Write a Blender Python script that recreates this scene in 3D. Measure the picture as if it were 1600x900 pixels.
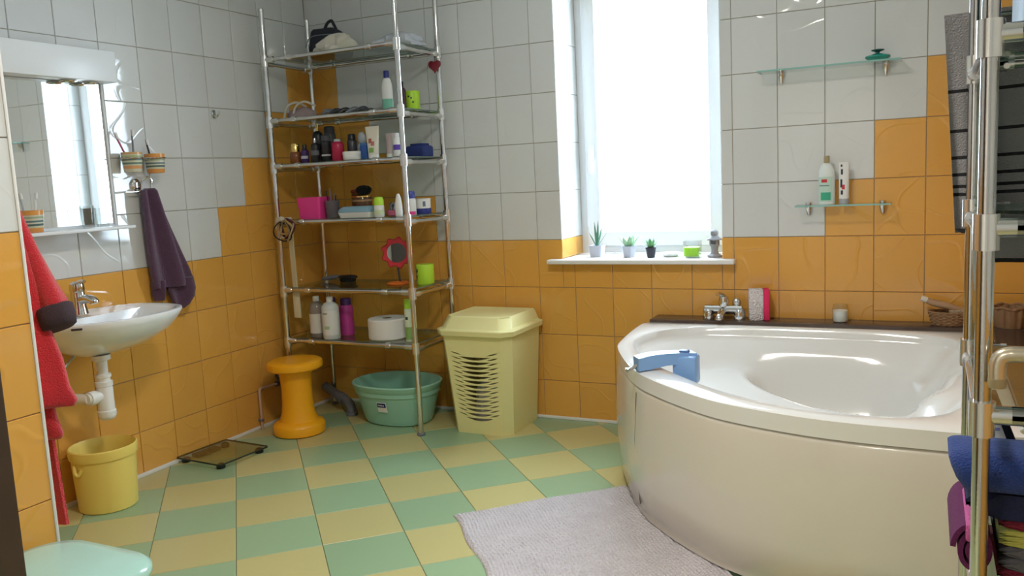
import bpy, bmesh, math, random
from mathutils import Vector, Matrix
random.seed(7)
for o in list(bpy.data.objects): bpy.data.objects.remove(o)
SC = bpy.context.scene
COL = SC.collection
PI = math.pi

# ------------------------------------------------------------------ camera
def make_camera():
    yaw, pitch, roll = -0.4551, -0.1290, -0.0486
    cy, sy, cp, sp = math.cos(yaw), math.sin(yaw), math.cos(pitch), math.sin(pitch)
    fwd = Vector((sy*cp, cy*cp, sp)); right = Vector((cy, -sy, 0)); up = right.cross(fwd)
    cr, sr = math.cos(roll), math.sin(roll)
    r2 = cr*right + sr*up; u2 = -sr*right + cr*up
    cam = bpy.data.cameras.new('camera'); cam.sensor_width = 36; cam.lens = 36*1330.84/1600
    cam.clip_start = 0.05
    ob = bpy.data.objects.new('camera', cam); COL.objects.link(ob)
    m = Matrix((( r2.x, u2.x, -fwd.x, 3.1925), (r2.y, u2.y, -fwd.y, -4.0081), (r2.z, u2.z, -fwd.z, 1.2698), (0,0,0,1)))
    ob.matrix_world = m
    SC.camera = ob
make_camera()

# ------------------------------------------------------------------ sky, lamps, exposure
SC.view_settings.view_transform = 'Standard'
SC.view_settings.look = 'None'
SC.view_settings.gamma = 1
SC.view_settings.use_curve_mapping = False
SC.view_settings.exposure = 0.0
w = bpy.data.worlds.new('sky'); SC.world = w; w.use_nodes = True
w.node_tree.nodes['Background'].inputs[0].default_value = (0.70, 0.85, 1.0, 1)
w.node_tree.nodes['Background'].inputs[1].default_value = 24.0
def area(name, loc, size, power, color, size_y=None, rot=(0,0,0), portal=False):
    l = bpy.data.lights.new(name, 'AREA'); l.energy = power; l.color = color
    l.shape = 'RECTANGLE' if size_y else 'DISK'; l.size = size
    if size_y: l.size_y = size_y
    if portal: l.cycles.is_portal = True
    o = bpy.data.objects.new(name, l); COL.objects.link(o); o.location = loc; o.rotation_euler = rot
    return o
area('window_portal', (1.93, 0.36, 1.6), 0.8, 1, (1,1,1), 1.5, (PI/2, 0, PI), True)
area('ceiling_fill', (2.35, -2.3, 2.52), 0.35, 30, (1.0, 0.93, 0.84))  # added warm fill light under the ceiling, out of view, no fixture modelled
area('hall_lamp', (2.4, -5.2, 2.5), 0.6, 60, (1.0, 0.94, 0.86))

# ------------------------------------------------------------------ materials
MATS = {}
def mat(name, col, rough=0.5, metal=0.0, bump=None, spec=0.5, vary=0.0, trans=0.0, ior=1.45, coat=0.0, sheen=0.0, sss=0.0, alpha=1.0):
    """bump = (kind, scale, strength, distance)"""
    if name in MATS: return MATS[name]
    m = bpy.data.materials.new(name); m.use_nodes = True
    nt = m.node_tree; b = nt.nodes['Principled BSDF']
    b.inputs['Base Color'].default_value = (*col, 1); b.inputs['Roughness'].default_value = rough
    b.inputs['Metallic'].default_value = metal; b.inputs['Specular IOR Level'].default_value = spec
    b.inputs['Transmission Weight'].default_value = trans; b.inputs['IOR'].default_value = ior
    b.inputs['Coat Weight'].default_value = coat; b.inputs['Sheen Weight'].default_value = sheen
    b.inputs['Alpha'].default_value = alpha
    if sss: b.inputs['Subsurface Weight'].default_value = sss; b.inputs['Subsurface Scale'].default_value = 0.01
    tc = nt.nodes.new('ShaderNodeTexCoord')
    if vary:
        n = nt.nodes.new('ShaderNodeTexNoise'); n.inputs['Scale'].default_value = 9; n.inputs['Detail'].default_value = 5
        nt.links.new(tc.outputs['Object'], n.inputs['Vector'])
        mx = nt.nodes.new('ShaderNodeMixRGB'); mx.blend_type = 'MIX'
        mx.inputs[1].default_value = (*[c*(1-vary) for c in col], 1)
        mx.inputs[2].default_value = (*[min(1, c*(1+vary)) for c in col], 1)
        nt.links.new(n.outputs['Fac'], mx.inputs[0]); nt.links.new(mx.outputs[0], b.inputs['Base Color'])
    if bump:
        kind, sc, st, dist = bump
        if kind == 'noise':
            t = nt.nodes.new('ShaderNodeTexNoise'); t.inputs['Scale'].default_value = sc; t.inputs['Detail'].default_value = 4; out = t.outputs['Fac']
        elif kind == 'weave':
            t = nt.nodes.new('ShaderNodeTexWave'); t.inputs['Scale'].default_value = sc; t.inputs['Distortion'].default_value = 1.2; t.inputs['Detail'].default_value = 2; out = t.outputs['Fac']
        elif kind == 'cell':
            t = nt.nodes.new('ShaderNodeTexVoronoi'); t.inputs['Scale'].default_value = sc; out = t.outputs['Distance']
        nt.links.new(tc.outputs['Object'], t.inputs['Vector'])
        bp = nt.nodes.new('ShaderNodeBump'); bp.inputs['Strength'].default_value = st; bp.inputs['Distance'].default_value = dist
        nt.links.new(out, bp.inputs['Height']); nt.links.new(bp.outputs[0], b.inputs['Normal'])
    MATS[name] = m
    return m

def tile_mat(name, col, rough, relief, vary=0.03):
    """glazed tile: colour drifts a little from tile to tile, embossed arcs in the glaze"""
    m = bpy.data.materials.new(name); m.use_nodes = True; nt = m.node_tree; b = nt.nodes['Principled BSDF']
    b.inputs['Roughness'].default_value = rough; b.inputs['Specular IOR Level'].default_value = 0.5
    oi = nt.nodes.new('ShaderNodeObjectInfo'); tc = nt.nodes.new('ShaderNodeTexCoord')
    mx = nt.nodes.new('ShaderNodeMixRGB'); nt.links.new(oi.outputs['Random'], mx.inputs[0])
    mx.inputs[1].default_value = (*[c*(1-vary) for c in col], 1); mx.inputs[2].default_value = (*[min(1, c*(1+vary)) for c in col], 1)
    nt.links.new(mx.outputs[0], b.inputs['Base Color'])
    off = nt.nodes.new('ShaderNodeVectorMath'); off.operation = 'MULTIPLY_ADD'
    nt.links.new(oi.outputs['Random'], off.inputs[0]); off.inputs[1].default_value = (37, 53, 71)
    nt.links.new(tc.outputs['Object'], off.inputs[2])
    # waviness of the glaze
    n1 = nt.nodes.new('ShaderNodeTexNoise'); n1.inputs['Scale'].default_value = 7; n1.inputs['Detail'].default_value = 1
    nt.links.new(off.outputs[0], n1.inputs['Vector'])
    # thin arcs: contour lines of a smooth noise
    n2 = nt.nodes.new('ShaderNodeTexNoise'); n2.inputs['Scale'].default_value = 5.5; n2.inputs['Detail'].default_value = 0
    nt.links.new(off.outputs[0], n2.inputs['Vector'])
    s = nt.nodes.new('ShaderNodeMath'); s.operation = 'SUBTRACT'; s.inputs[1].default_value = 0.5; nt.links.new(n2.outputs['Fac'], s.inputs[0])
    a = nt.nodes.new('ShaderNodeMath'); a.operation = 'ABSOLUTE'; nt.links.new(s.outputs[0], a.inputs[0])
    mr = nt.nodes.new('ShaderNodeMapRange'); mr.interpolation_type = 'SMOOTHSTEP'
    mr.inputs['From Min'].default_value = 0.0; mr.inputs['From Max'].default_value = 0.03; mr.inputs['To Min'].default_value = 1; mr.inputs['To Max'].default_value = 0
    nt.links.new(a.outputs[0], mr.inputs['Value'])
    ad = nt.nodes.new('ShaderNodeMath'); ad.operation = 'MULTIPLY_ADD'; ad.inputs[1].default_value = relief
    wv = nt.nodes.new('ShaderNodeMath'); wv.operation = 'MULTIPLY'; wv.inputs[1].default_value = 0.45; nt.links.new(n1.outputs['Fac'], wv.inputs[0])
    nt.links.new(mr.outputs[0], ad.inputs[0]); nt.links.new(wv.outputs[0], ad.inputs[2])
    bp = nt.nodes.new('ShaderNodeBump'); bp.inputs['Strength'].default_value = 0.6; bp.inputs['Distance'].default_value = 0.0022
    nt.links.new(ad.outputs[0], bp.inputs['Height']); nt.links.new(bp.outputs[0], b.inputs['Normal'])
    MATS[name] = m
    return m

def stripes_mat(name, base, stripes, axis='Z', rough=0.9, bump=None, soft=0.0006):
    """stripes = [(lo, hi, colour)] along one object axis: woven or printed bands"""
    m = mat(name, base, rough, bump=bump); nt = m.node_tree; b = nt.nodes['Principled BSDF']
    tc = nt.nodes.new('ShaderNodeTexCoord'); sx = nt.nodes.new('ShaderNodeSeparateXYZ'); nt.links.new(tc.outputs['Object'], sx.inputs[0])
    prev = None
    for lo, hi, c in stripes:
        g = nt.nodes.new('ShaderNodeMath'); g.operation = 'GREATER_THAN'; g.inputs[1].default_value = lo; nt.links.new(sx.outputs[axis], g.inputs[0])
        l = nt.nodes.new('ShaderNodeMath'); l.operation = 'LESS_THAN'; l.inputs[1].default_value = hi; nt.links.new(sx.outputs[axis], l.inputs[0])
        k = nt.nodes.new('ShaderNodeMath'); k.operation = 'MULTIPLY'; nt.links.new(g.outputs[0], k.inputs[0]); nt.links.new(l.outputs[0], k.inputs[1])
        mx = nt.nodes.new('ShaderNodeMixRGB'); nt.links.new(k.outputs[0], mx.inputs[0])
        if prev: nt.links.new(prev.outputs[0], mx.inputs[1])
        else: mx.inputs[1].default_value = (*base, 1)
        mx.inputs[2].default_value = (*c, 1); prev = mx
    nt.links.new(prev.outputs[0], b.inputs['Base Color'])
    return m

def thin_glass(name, col, gloss=0.12):
    m = bpy.data.materials.new(name); m.use_nodes = True; nt = m.node_tree; nt.nodes.clear()
    o = nt.nodes.new('ShaderNodeOutputMaterial'); t = nt.nodes.new('ShaderNodeBsdfTransparent'); g = nt.nodes.new('ShaderNodeBsdfGlossy')
    t.inputs[0].default_value = (*col, 1); g.inputs['Roughness'].default_value = 0.02
    lw = nt.nodes.new('ShaderNodeLayerWeight'); lw.inputs[0].default_value = 0.5
    pw = nt.nodes.new('ShaderNodeMath'); pw.operation = 'POWER'; pw.inputs[1].default_value = 4; nt.links.new(lw.outputs['Facing'], pw.inputs[0])
    f = nt.nodes.new('ShaderNodeMath'); f.operation = 'MULTIPLY_ADD'; f.inputs[1].default_value = 0.8; f.inputs[2].default_value = 0.05; nt.links.new(pw.outputs[0], f.inputs[0])
    mx = nt.nodes.new('ShaderNodeMixShader'); nt.links.new(f.outputs[0], mx.inputs[0]); nt.links.new(t.outputs[0], mx.inputs[1]); nt.links.new(g.outputs[0], mx.inputs[2])
    nt.links.new(mx.outputs[0], o.inputs[0]); MATS[name] = m
    return m

T_WHITE = tile_mat('white_glazed_tile', (0.68, 0.69, 0.68), 0.05, 0.30)
T_ORANGE = tile_mat('orange_glazed_tile', (0.74, 0.375, 0.075), 0.11, 0.8)
F_GREEN = tile_mat('green_floor_tile', (0.31, 0.46, 0.27), 0.34, 0.0, 0.05)
F_YELLOW = tile_mat('yellow_floor_tile', (0.54, 0.49, 0.215), 0.34, 0.0, 0.05)
GROUT = mat('grout', (0.42, 0.36, 0.28), 0.9, bump=('noise', 60, 0.2, 0.002))
GROUT_F = mat('floor_grout', (0.24, 0.23, 0.18), 0.9)
PLASTER = mat('white_plaster', (0.78, 0.77, 0.74), 0.9, bump=('noise', 40, 0.1, 0.002))
PVC = mat('white_pvc', (0.80, 0.82, 0.84), 0.3)
SILICONE = mat('white_strip', (0.78, 0.77, 0.74), 0.45)
CHROME = mat('chrome', (0.66, 0.655, 0.64), 0.10, 1.0)
CHROME_W = mat('worn_chrome', (0.58, 0.565, 0.55), 0.13, 1.0, bump=('noise', 90, 0.15, 0.001), vary=0.15)
CLAMP = mat('clamp_metal', (0.74, 0.73, 0.71), 0.2, 0.9)
GLASS = thin_glass('shelf_glass', (0.80, 0.90, 0.86))
GLASS_G = thin_glass('green_shelf_glass', (0.93, 0.975, 0.96))
GLASS_EDGE = mat('glass_edge', (0.26, 0.50, 0.45), 0.15)
GLASS_EDGE_N = mat('neutral_glass_edge', (0.13, 0.17, 0.14), 0.15)
PANE = thin_glass('window_glass', (0.97, 0.98, 0.98))
CLEAR = thin_glass('clear_glass', (0.96, 0.98, 0.98))
MIRROR = mat('mirror_glass', (0.86, 0.89, 0.88), 0.015, 1.0)
CERAMIC = mat('white_ceramic', (0.82, 0.83, 0.84), 0.08, coat=0.4)
ACRYL = mat('bath_acrylic', (0.80, 0.79, 0.76), 0.11, coat=0.3)
ACRYL_P = mat('bath_panel_acrylic', (0.68, 0.635, 0.55), 0.16, coat=0.3)
GRANITE = mat('dark_stone', (0.09, 0.065, 0.055), 0.22, vary=0.4)
WPLAST = mat('white_plastic', (0.80, 0.80, 0.78), 0.35)
YPLAST = mat('pale_yellow_plastic', (0.82, 0.76, 0.36), 0.35, sss=0.05)
BUCKETP = mat('bucket_yellow_plastic', (0.86, 0.68, 0.17), 0.38, sss=0.05)
OPLAST = mat('orange_plastic', (0.93, 0.42, 0.012), 0.33)
MINT = mat('mint_plastic', (0.33, 0.62, 0.50), 0.34, sss=0.05)
MINTL = mat('pale_mint_lid', (0.46, 0.74, 0.66), 0.16)
BLACKP = mat('black_plastic', (0.015, 0.015, 0.018), 0.3)
GREYP = mat('grey_plastic', (0.16, 0.17, 0.20), 0.45)
WOOD_D = mat('dark_brown_wood', (0.055, 0.032, 0.022), 0.38, bump=('weave', 4, 0.2, 0.002), vary=0.4)
RED = mat('red_terry', (0.62, 0.02, 0.035), 0.95, bump=('noise', 240, 1.0, 0.006), sheen=0.4)
CUFF = mat('dark_terry', (0.055, 0.035, 0.045), 0.95, bump=('noise', 260, 0.7, 0.004))
PURPLE = mat('purple_terry', (0.105, 0.045, 0.095), 0.95, bump=('noise', 240, 1.0, 0.007), sheen=0.3)
BLUE_T = mat('blue_terry', (0.018, 0.05, 0.24), 0.95, bump=('noise', 260, 1.0, 0.007), sheen=0.1)
NAVY_T = mat('navy_terry', (0.012, 0.018, 0.06), 0.95, bump=('noise', 220, 0.9, 0.005))
MAGENTA_T = mat('plum_terry', (0.11, 0.012, 0.075), 0.95, bump=('noise', 220, 0.9, 0.005))
PINK_T = mat('pink_terry', (0.50, 0.10, 0.30), 0.95, bump=('noise', 220, 0.9, 0.005))
MAROON_T = mat('maroon_terry', (0.17, 0.012, 0.03), 0.95, bump=('noise', 220, 0.9, 0.005))
LIME_T = mat('lime_cloth', (0.42, 0.42, 0.09), 0.95, bump=('noise', 150, 0.7, 0.004))
GREY_T = mat('grey_cloth', (0.10, 0.10, 0.11), 0.95, bump=('noise', 150, 0.7, 0.004))
MAT_F = mat('bath_mat_cotton', (0.58, 0.54, 0.56), 0.95, bump=('cell', 120, 0.9, 0.006), vary=0.12)
BLUEP = mat('blue_plastic', (0.22, 0.40, 0.72), 0.3)
LEAF = mat('succulent_green', (0.16, 0.36, 0.16), 0.5, vary=0.25)
LEAF2 = mat('pale_succulent', (0.30, 0.48, 0.28), 0.5, vary=0.25)

# ------------------------------------------------------------------ mesh helpers
def obj(name, bm, m, parent=None, angle=38, loc=(0,0,0), rot=(0,0,0)):
    bm.normal_update()
    ca = math.radians(angle)
    for f in bm.faces: f.smooth = True
    for e in bm.edges:
        if len(e.link_faces) == 2 and e.calc_face_angle(0) > ca: e.smooth = False
    me = bpy.data.meshes.new(name); bm.to_mesh(me); bm.free()
    if isinstance(m, (list, tuple)):
        for x in m: me.materials.append(x)
    else: me.materials.append(m)
    o = bpy.data.objects.new(name, me); COL.objects.link(o); o.location = loc; o.rotation_euler = rot
    if parent: o.parent = parent
    return o
def tag(o, label, cat, group=None, kind=None):
    o['label'] = label; o['category'] = cat
    if group: o['group'] = group
    if kind: o['kind'] = kind
    return o
def struct(o): o['kind'] = 'structure'; return o
def thing(name, label, cat, loc=(0,0,0), rotz=0, group=None):
    o = bpy.data.objects.new(name, None); o.empty_display_size = 0.05; COL.objects.link(o)
    o.location = loc; o.rotation_euler = (0,0,rotz)
    return tag(o, label, cat, group)
def B(): return bmesh.new()
def box(bm, x0, x1, y0, y1, z0, z1, bev=0.0, seg=2, mi=0):
    t = bmesh.new(); bmesh.ops.create_cube(t, size=1)
    for v in t.verts: v.co = Vector(((x0+x1)/2 + v.co.x*(x1-x0), (y0+y1)/2 + v.co.y*(y1-y0), (z0+z1)/2 + v.co.z*(z1-z0)))
    if bev: bmesh.ops.bevel(t, geom=t.edges[:], offset=bev, segments=seg, profile=0.5, affect='EDGES')
    merge(bm, t, mi); return bm
def merge(bm, t, mi=0, mtx=None):
    vm = {}
    for v in t.verts: vm[v] = bm.verts.new(mtx @ v.co if mtx else v.co)
    for f in t.faces:
        try:
            nf = bm.faces.new([vm[v] for v in f.verts]); nf.material_index = mi
        except ValueError: pass
    t.free()
def loft(bm, rings, cap0=True, cap1=True, closed=True, mi=0):
    vs = [[bm.verts.new(p) for p in r] for r in rings]
    n = len(rings[0]); fs = []
    for a, b in zip(vs, vs[1:]):
        for i in range(n if closed else n-1):
            j = (i+1) % n
            fs.append(bm.faces.new((a[i], a[j], b[j], b[i])))
    if cap0: fs.append(bm.faces.new(list(reversed(vs[0]))))
    if cap1: fs.append(bm.faces.new(vs[-1]))
    for f in fs: f.material_index = mi
    return bm
def fixn(bm): bmesh.ops.recalc_face_normals(bm, faces=bm.faces[:]); return bm
def circ(cx, cy, z, rx, ry=None, n=24, ph=0):
    ry = rx if ry is None else ry
    return [(cx + rx*math.cos(2*PI*i/n+ph), cy + ry*math.sin(2*PI*i/n+ph), z) for i in range(n)]
def lathe(bm, prof, cx=0, cy=0, n=24, sx=1, sy=1, mi=0, cap0=True, cap1=True):
    return loft(bm, [circ(cx, cy, z, max(r,1e-4)*sx, max(r,1e-4)*sy, n) for r, z in prof], cap0, cap1, mi=mi)
def rrect(w, d, r, z, n=6, cx=0, cy=0):
    pts = []
    for qx, qy, a0 in ((1,1,0),(-1,1,90),(-1,-1,180),(1,-1,270)):
        for i in range(n+1):
            a = math.radians(a0 + 90*i/n)
            pts.append((cx + qx*(w/2-r) + r*math.cos(a), cy + qy*(d/2-r) + r*math.sin(a), z))
    return pts
def spline(P, k=6, closed=False):
    P = [Vector(p) for p in P]; out = []; n = len(P)
    for i in range(n if closed else n-1):
        p0 = P[(i-1) % n] if closed or i > 0 else P[0]*2-P[1]
        p1 = P[i]; p2 = P[(i+1) % n]
        p3 = P[(i+2) % n] if closed or i+2 < n else P[-1]*2-P[-2]
        for s in range(k):
            t = s/k
            out.append(0.5*((2*p1) + (p2-p0)*t + (2*p0-5*p1+4*p2-p3)*t*t + (3*p1-p0-3*p2+p3)*t**3))
    if not closed: out.append(P[-1])
    return out
def tube(bm, pts, r, n=10, caps=True, closed=False, mi=0):
    pts = [Vector(p) for p in pts]; m = len(pts)
    rad = r if callable(r) else (lambda t: r)
    rings = []; nrm = None
    for i, p in enumerate(pts):
        a = pts[i-1] if (i > 0 or closed) else p; b = pts[(i+1) % m] if (i < m-1 or closed) else p
        t = (b-a).normalized()
        if nrm is None: nrm = t.orthogonal().normalized()
        nrm = (nrm - t*nrm.dot(t)).normalized(); bi = t.cross(nrm)
        rr = rad(i/max(1, m-1))
        rings.append([p + (nrm*math.cos(2*PI*k/n) + bi*math.sin(2*PI*k/n))*rr for k in range(n)])
    if closed: rings.append(rings[0])
    return loft(bm, rings, caps and not closed, caps and not closed, mi=mi)
def quick(name, m, parent, fn, **kw):
    bm = B(); fn(bm); fixn(bm); return obj(name, bm, m, parent, **kw)

# ------------------------------------------------------------------ room
W, CEIL = 3.5915, 2.6
TH, Z0 = 0.2464, 0.9436
PX, PY = 1.03, -2.54           # corner of the wall beside the entrance
YF = -4.22                     # wall with the doorway
WX0, WX1, WZ0, WZ1 = 1.527, 2.336, 0.845, 2.32   # window opening
G = 0.0013                     # half a wall joint

def tile_mesh(name, w, h, mats):
    t = 0.006; c = 0.0018
    bm = B()
    loft(bm, [[(-w/2,-h/2,-t),(w/2,-h/2,-t),(w/2,h/2,-t),(-w/2,h/2,-t)],
              [(-w/2,-h/2,-c),(w/2,-h/2,-c),(w/2,h/2,-c),(-w/2,h/2,-c)],
              [(-w/2+c,-h/2+c,0),(w/2-c,-h/2+c,0),(w/2-c,h/2-c,0),(-w/2+c,h/2-c,0)]], False, True)
    me = bpy.data.meshes.new(name)
    for f in bm.faces: f.smooth = False
    bm.to_mesh(me); bm.free(); me.materials.append(mats); return me
TM = {}
def put_tile(parent, kind, u0, u1, v0, v1, frame):
    """frame maps (u along wall, v up) to a world matrix"""
    w, h = round(u1-u0-2*G, 4), round(v1-v0-2*G, 4)
    if w < 0.008 or h < 0.008: return
    key = (kind, w, h)
    if key not in TM: TM[key] = tile_mesh('tile', w, h, T_WHITE if kind == 'w' else T_ORANGE)
    o = bpy.data.objects.new('tile', TM[key]); COL.objects.link(o)
    o.parent = parent; o.matrix_local = frame((u0+u1)/2, (v0+v1)/2)
def frame_back(u, v):   # facing -y, local x = +x, local y = up
    return Matrix(((1,0,0,u),(0,0,-1,0),(0,1,0,v),(0,0,0,1)))
def frame_left(xw):     # facing +x; u = -y
    def f(u, v): return Matrix(((0,0,1,xw),(1,0,0,-u),(0,1,0,v),(0,0,0,1)))
    return f
def frame_reveal_l(u, v): return Matrix(((0,0,1,WX0),(1,0,0,u),(0,1,0,v),(0,0,0,1)))
def frame_reveal_r(u, v): return Matrix(((0,0,-1,WX1),(-1,0,0,u),(0,1,0,v),(0,0,0,1)))

# back wall with the window opening
def f(bm):
    y0, y1 = 0.005, 0.36
    box(bm, -0.3, WX0-0.005, y0, y1, 0, CEIL); box(bm, WX1+0.005, W+0.3, y0, y1, 0, CEIL)
    box(bm, WX0-0.005, WX1+0.005, y0, y1, 0, WZ0-0.03); box(bm, WX0-0.005, WX1+0.005, y0, y1, WZ1+0.004, CEIL)
wall_back = struct(quick('wall_back', GROUT, None, f))
xs = [0.0] + [0.1915+0.2*i for i in range(17)] + [W]
zs = [0.0] + [Z0 + r*TH for r in range(-3, 6)] + [CEIL]
def back_top(i):       # highest orange row boundary for column i
    n = len(xs)-1
    return {0: 4, 1: 3, 2: 2, 3: 1, n-4: 1, n-3: 2, n-2: 3, n-1: 4}.get(i, 0)
for i in range(len(xs)-1):
    for j in range(len(zs)-1):
        row = j-4               # row index of the lower edge (zs[4] is boundary 0)
        kind = 'o' if row < back_top(i) else 'w'
        u0, u1, v0, v1 = xs[i], xs[i+1], zs[j], zs[j+1]
        if u1 <= WX0 or u0 >= WX1 or v1 <= WZ0-0.02 or v0 >= WZ1:
            put_tile(wall_back, kind, u0, u1, v0, v1, frame_back)
        else:
            if u0 < WX0: put_tile(wall_back, kind, u0, WX0, v0, v1, frame_back)
            if u1 > WX1: put_tile(wall_back, kind, WX1, u1, v0, v1, frame_back)
            a, b = max(u0, WX0), min(u1, WX1)
            if v0 < WZ0-0.02: put_tile(wall_back, kind, a, b, v0, WZ0-0.02, frame_back)
            if v1 > WZ1: put_tile(wall_back, kind, a, b, WZ1, v1, frame_back)
for j in range(4, len(zs)-2):
    lo, hi = (WZ0 if j == 4 else zs[j]), zs[j+1]
    for a, b in ((0.0, 0.2), (0.2, 0.30)):
        if j == 4:
            put_tile(wall_back, 'o', a, b, WZ0, Z0, frame_reveal_l); put_tile(wall_back, 'o', a, b, WZ0, Z0, frame_reveal_r)
            put_tile(wall_back, 'w', a, b, Z0, hi, frame_reveal_l); put_tile(wall_back, 'w', a, b, Z0, hi, frame_reveal_r)
        else:
            put_tile(wall_back, 'w', a, b, lo, min(hi, WZ1), frame_reveal_l); put_tile(wall_back, 'w', a, b, lo, min(hi, WZ1), frame_reveal_r)
# left wall of the washbasin niche
wall_left = struct(quick('wall_left', GROUT, None, lambda bm: box(bm, -0.3, -0.005, PY, 0.005, 0, CEIL)))
us = [0.0] + [0.1894+0.2*i for i in range(12)] + [-PY]
for i in range(len(us)-1):
    top = {0: 4, 1: 3, 2: 2, 3: 1}.get(i, 0)
    for j in range(len(zs)-1):
        put_tile(wall_left, 'o' if j-4 < top else 'w', us[i], us[i+1], zs[j], zs[j+1], frame_left(0.0))
# wall block beside the entrance, its side tiled
wall_p = struct(quick('wall_entrance', GROUT, None, lambda bm: box(bm, -0.3, PX-0.005, YF, PY-0.005, 0, CEIL)))
us2 = [-PY] + [-PY+0.2*i for i in range(1, 9)] + [-YF]
for i in range(len(us2)-1):
    for j in range(len(zs)-1):
        put_tile(wall_p, 'o' if j-4 < 1 else 'w', us2[i], us2[i+1], zs[j], zs[j+1], frame_left(PX))
struct(quick('trim_1', SILICONE, None, lambda bm: box(bm, PX-0.010, PX+0.003, PY-0.004, PY+0.006, 0, CEIL, 0.002)))
def frame_end(u, v): return Matrix(((-1,0,0,u),(0,0,1,PY),(0,1,0,v),(0,0,0,1)))
xe = [0.0, 0.03, 0.23, 0.43, 0.63, 0.83, PX]
for i in range(1, len(xe)-1):
    for j in range(len(zs)-1): put_tile(wall_p, 'o' if j-4 < 1 else 'w', xe[i], xe[i+1], zs[j], zs[j+1], frame_end)
# remaining shell
wall_right = struct(quick('wall_right', GROUT, None, lambda bm: box(bm, W+0.005, W+0.3, YF, 0.005, 0, CEIL)))
def frame_right(u, v): return Matrix(((0,0,-1,W),(-1,0,0,-u),(0,1,0,v),(0,0,0,1)))
ur = [0.0] + [0.1915+0.2*i for i in range(21)]
for i in range(len(ur)-1):
    top = {0: 4, 1: 3, 2: 2, 3: 1}.get(i, 0)
    for j in range(len(zs)-1): put_tile(wall_right, 'o' if j-4 < top else 'w', ur[i], ur[i+1], zs[j], zs[j+1], frame_right)
def f(bm):
    box(bm, -0.3, 1.95, YF-0.15, YF, 0, CEIL); box(bm, 2.85, W+0.3, YF-0.15, YF, 0, CEIL); box(bm, 1.95, 2.85, YF-0.15, YF, 2.05, CEIL)
struct(quick('wall_front', PLASTER, None, f))
def f(bm):
    box(bm, 0.7, 0.8, -6.6, YF-0.15, 0, CEIL); box(bm, 3.9, 4.0, -6.6, YF-0.15, 0, CEIL); box(bm, 0.7, 4.0, -6.7, -6.6, 0, CEIL)
struct(quick('wall_hall', PLASTER, None, f))
struct(quick('ceiling', PLASTER, None, lambda bm: box(bm, -0.3, 4.1, -6.7, 0.4, CEIL, CEIL+0.1)))
floor = struct(quick('floor', GROUT_F, None, lambda bm: box(bm, -0.3, 4.1, -6.7, 0.4, -0.12, -0.004)))

# floor tiles on the diagonal, cut at the walls
def clip(poly, axis, val, keep_less):
    out = []
    for i in range(len(poly)):
        a, b = poly[i], poly[(i+1) % len(poly)]
        ia = (a[axis] <= val) == keep_less or a[axis] == val; ib = (b[axis] <= val) == keep_less or b[axis] == val
        if ia: out.append(a)
        if ia != ib:
            t = (val-a[axis])/(b[axis]-a[axis]); out.append((a[0]+(b[0]-a[0])*t, a[1]+(b[1]-a[1])*t))
    return out
FA, FX, FY, FL, FR = 0.7612, 0.0084, -1.2482, 0.295, 0.3015
ca, sa = math.cos(FA), math.sin(FA)
def fpos(l, r): a, b = l*FL, -r*FR; return (FX+ca*a-sa*b, FY+sa*a+ca*b)
def inset(l, r, g=0.0012):
    dl, dr = g/FL, g/FR
    return [fpos(l+dl, r+dr), fpos(l+1-dl, r+dr), fpos(l+1-dl, r+1-dr), fpos(l+dl, r+1-dr)]
for l in range(-8, 20):
    for r in range(-10, 22):
        q = inset(l, r)
        for x0, x1, y0, y1 in ((0.001, W-0.001, PY+0.001, -0.001), (PX+0.001, W-0.001, YF+0.001, PY)):
            poly = q
            for ax, v, less in ((0, x0, False), (0, x1, True), (1, y0, False), (1, y1, True)):
                if poly: poly = clip(poly, ax, v, less)
            if len(poly) < 3: continue
            area2 = abs(sum(poly[i][0]*poly[(i+1) % len(poly)][1]-poly[(i+1) % len(poly)][0]*poly[i][1] for i in range(len(poly))))
            if area2 < 0.0016: continue
            cx = sum(p[0] for p in poly)/len(poly); cy_ = sum(p[1] for p in poly)/len(poly)
            bm = B(); rings = []
            for z, s in ((-0.006, 0), (-0.0012, 0), (0.0, 0.0012)):
                rr = []
                for p in poly:
                    d = Vector((p[0]-cx, p[1]-cy_)); L = d.length; d *= max(0, (L-s*1.4)/L) if L > 1e-6 else 0
                    rr.append((d.x, d.y, z))
                rings.append(rr)
            loft(bm, rings, False, True); fixn(bm)
            up = [f_ for f_ in bm.faces if len(f_.verts) == len(poly)]
            t = obj('tile', bm, F_GREEN if (l+r) % 2 == 0 else F_YELLOW, floor, loc=(cx, cy_, 0))
struct(quick('baseboard_left', SILICONE, None, lambda bm: box(bm, 0.0, 0.009, PY, -0.009, 0, 0.019, 0.003)))
struct(quick('baseboard_back', SILICONE, None, lambda bm: box(bm, 0.0, 2.0, -0.009, 0.0, 0, 0.016, 0.003)))

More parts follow.
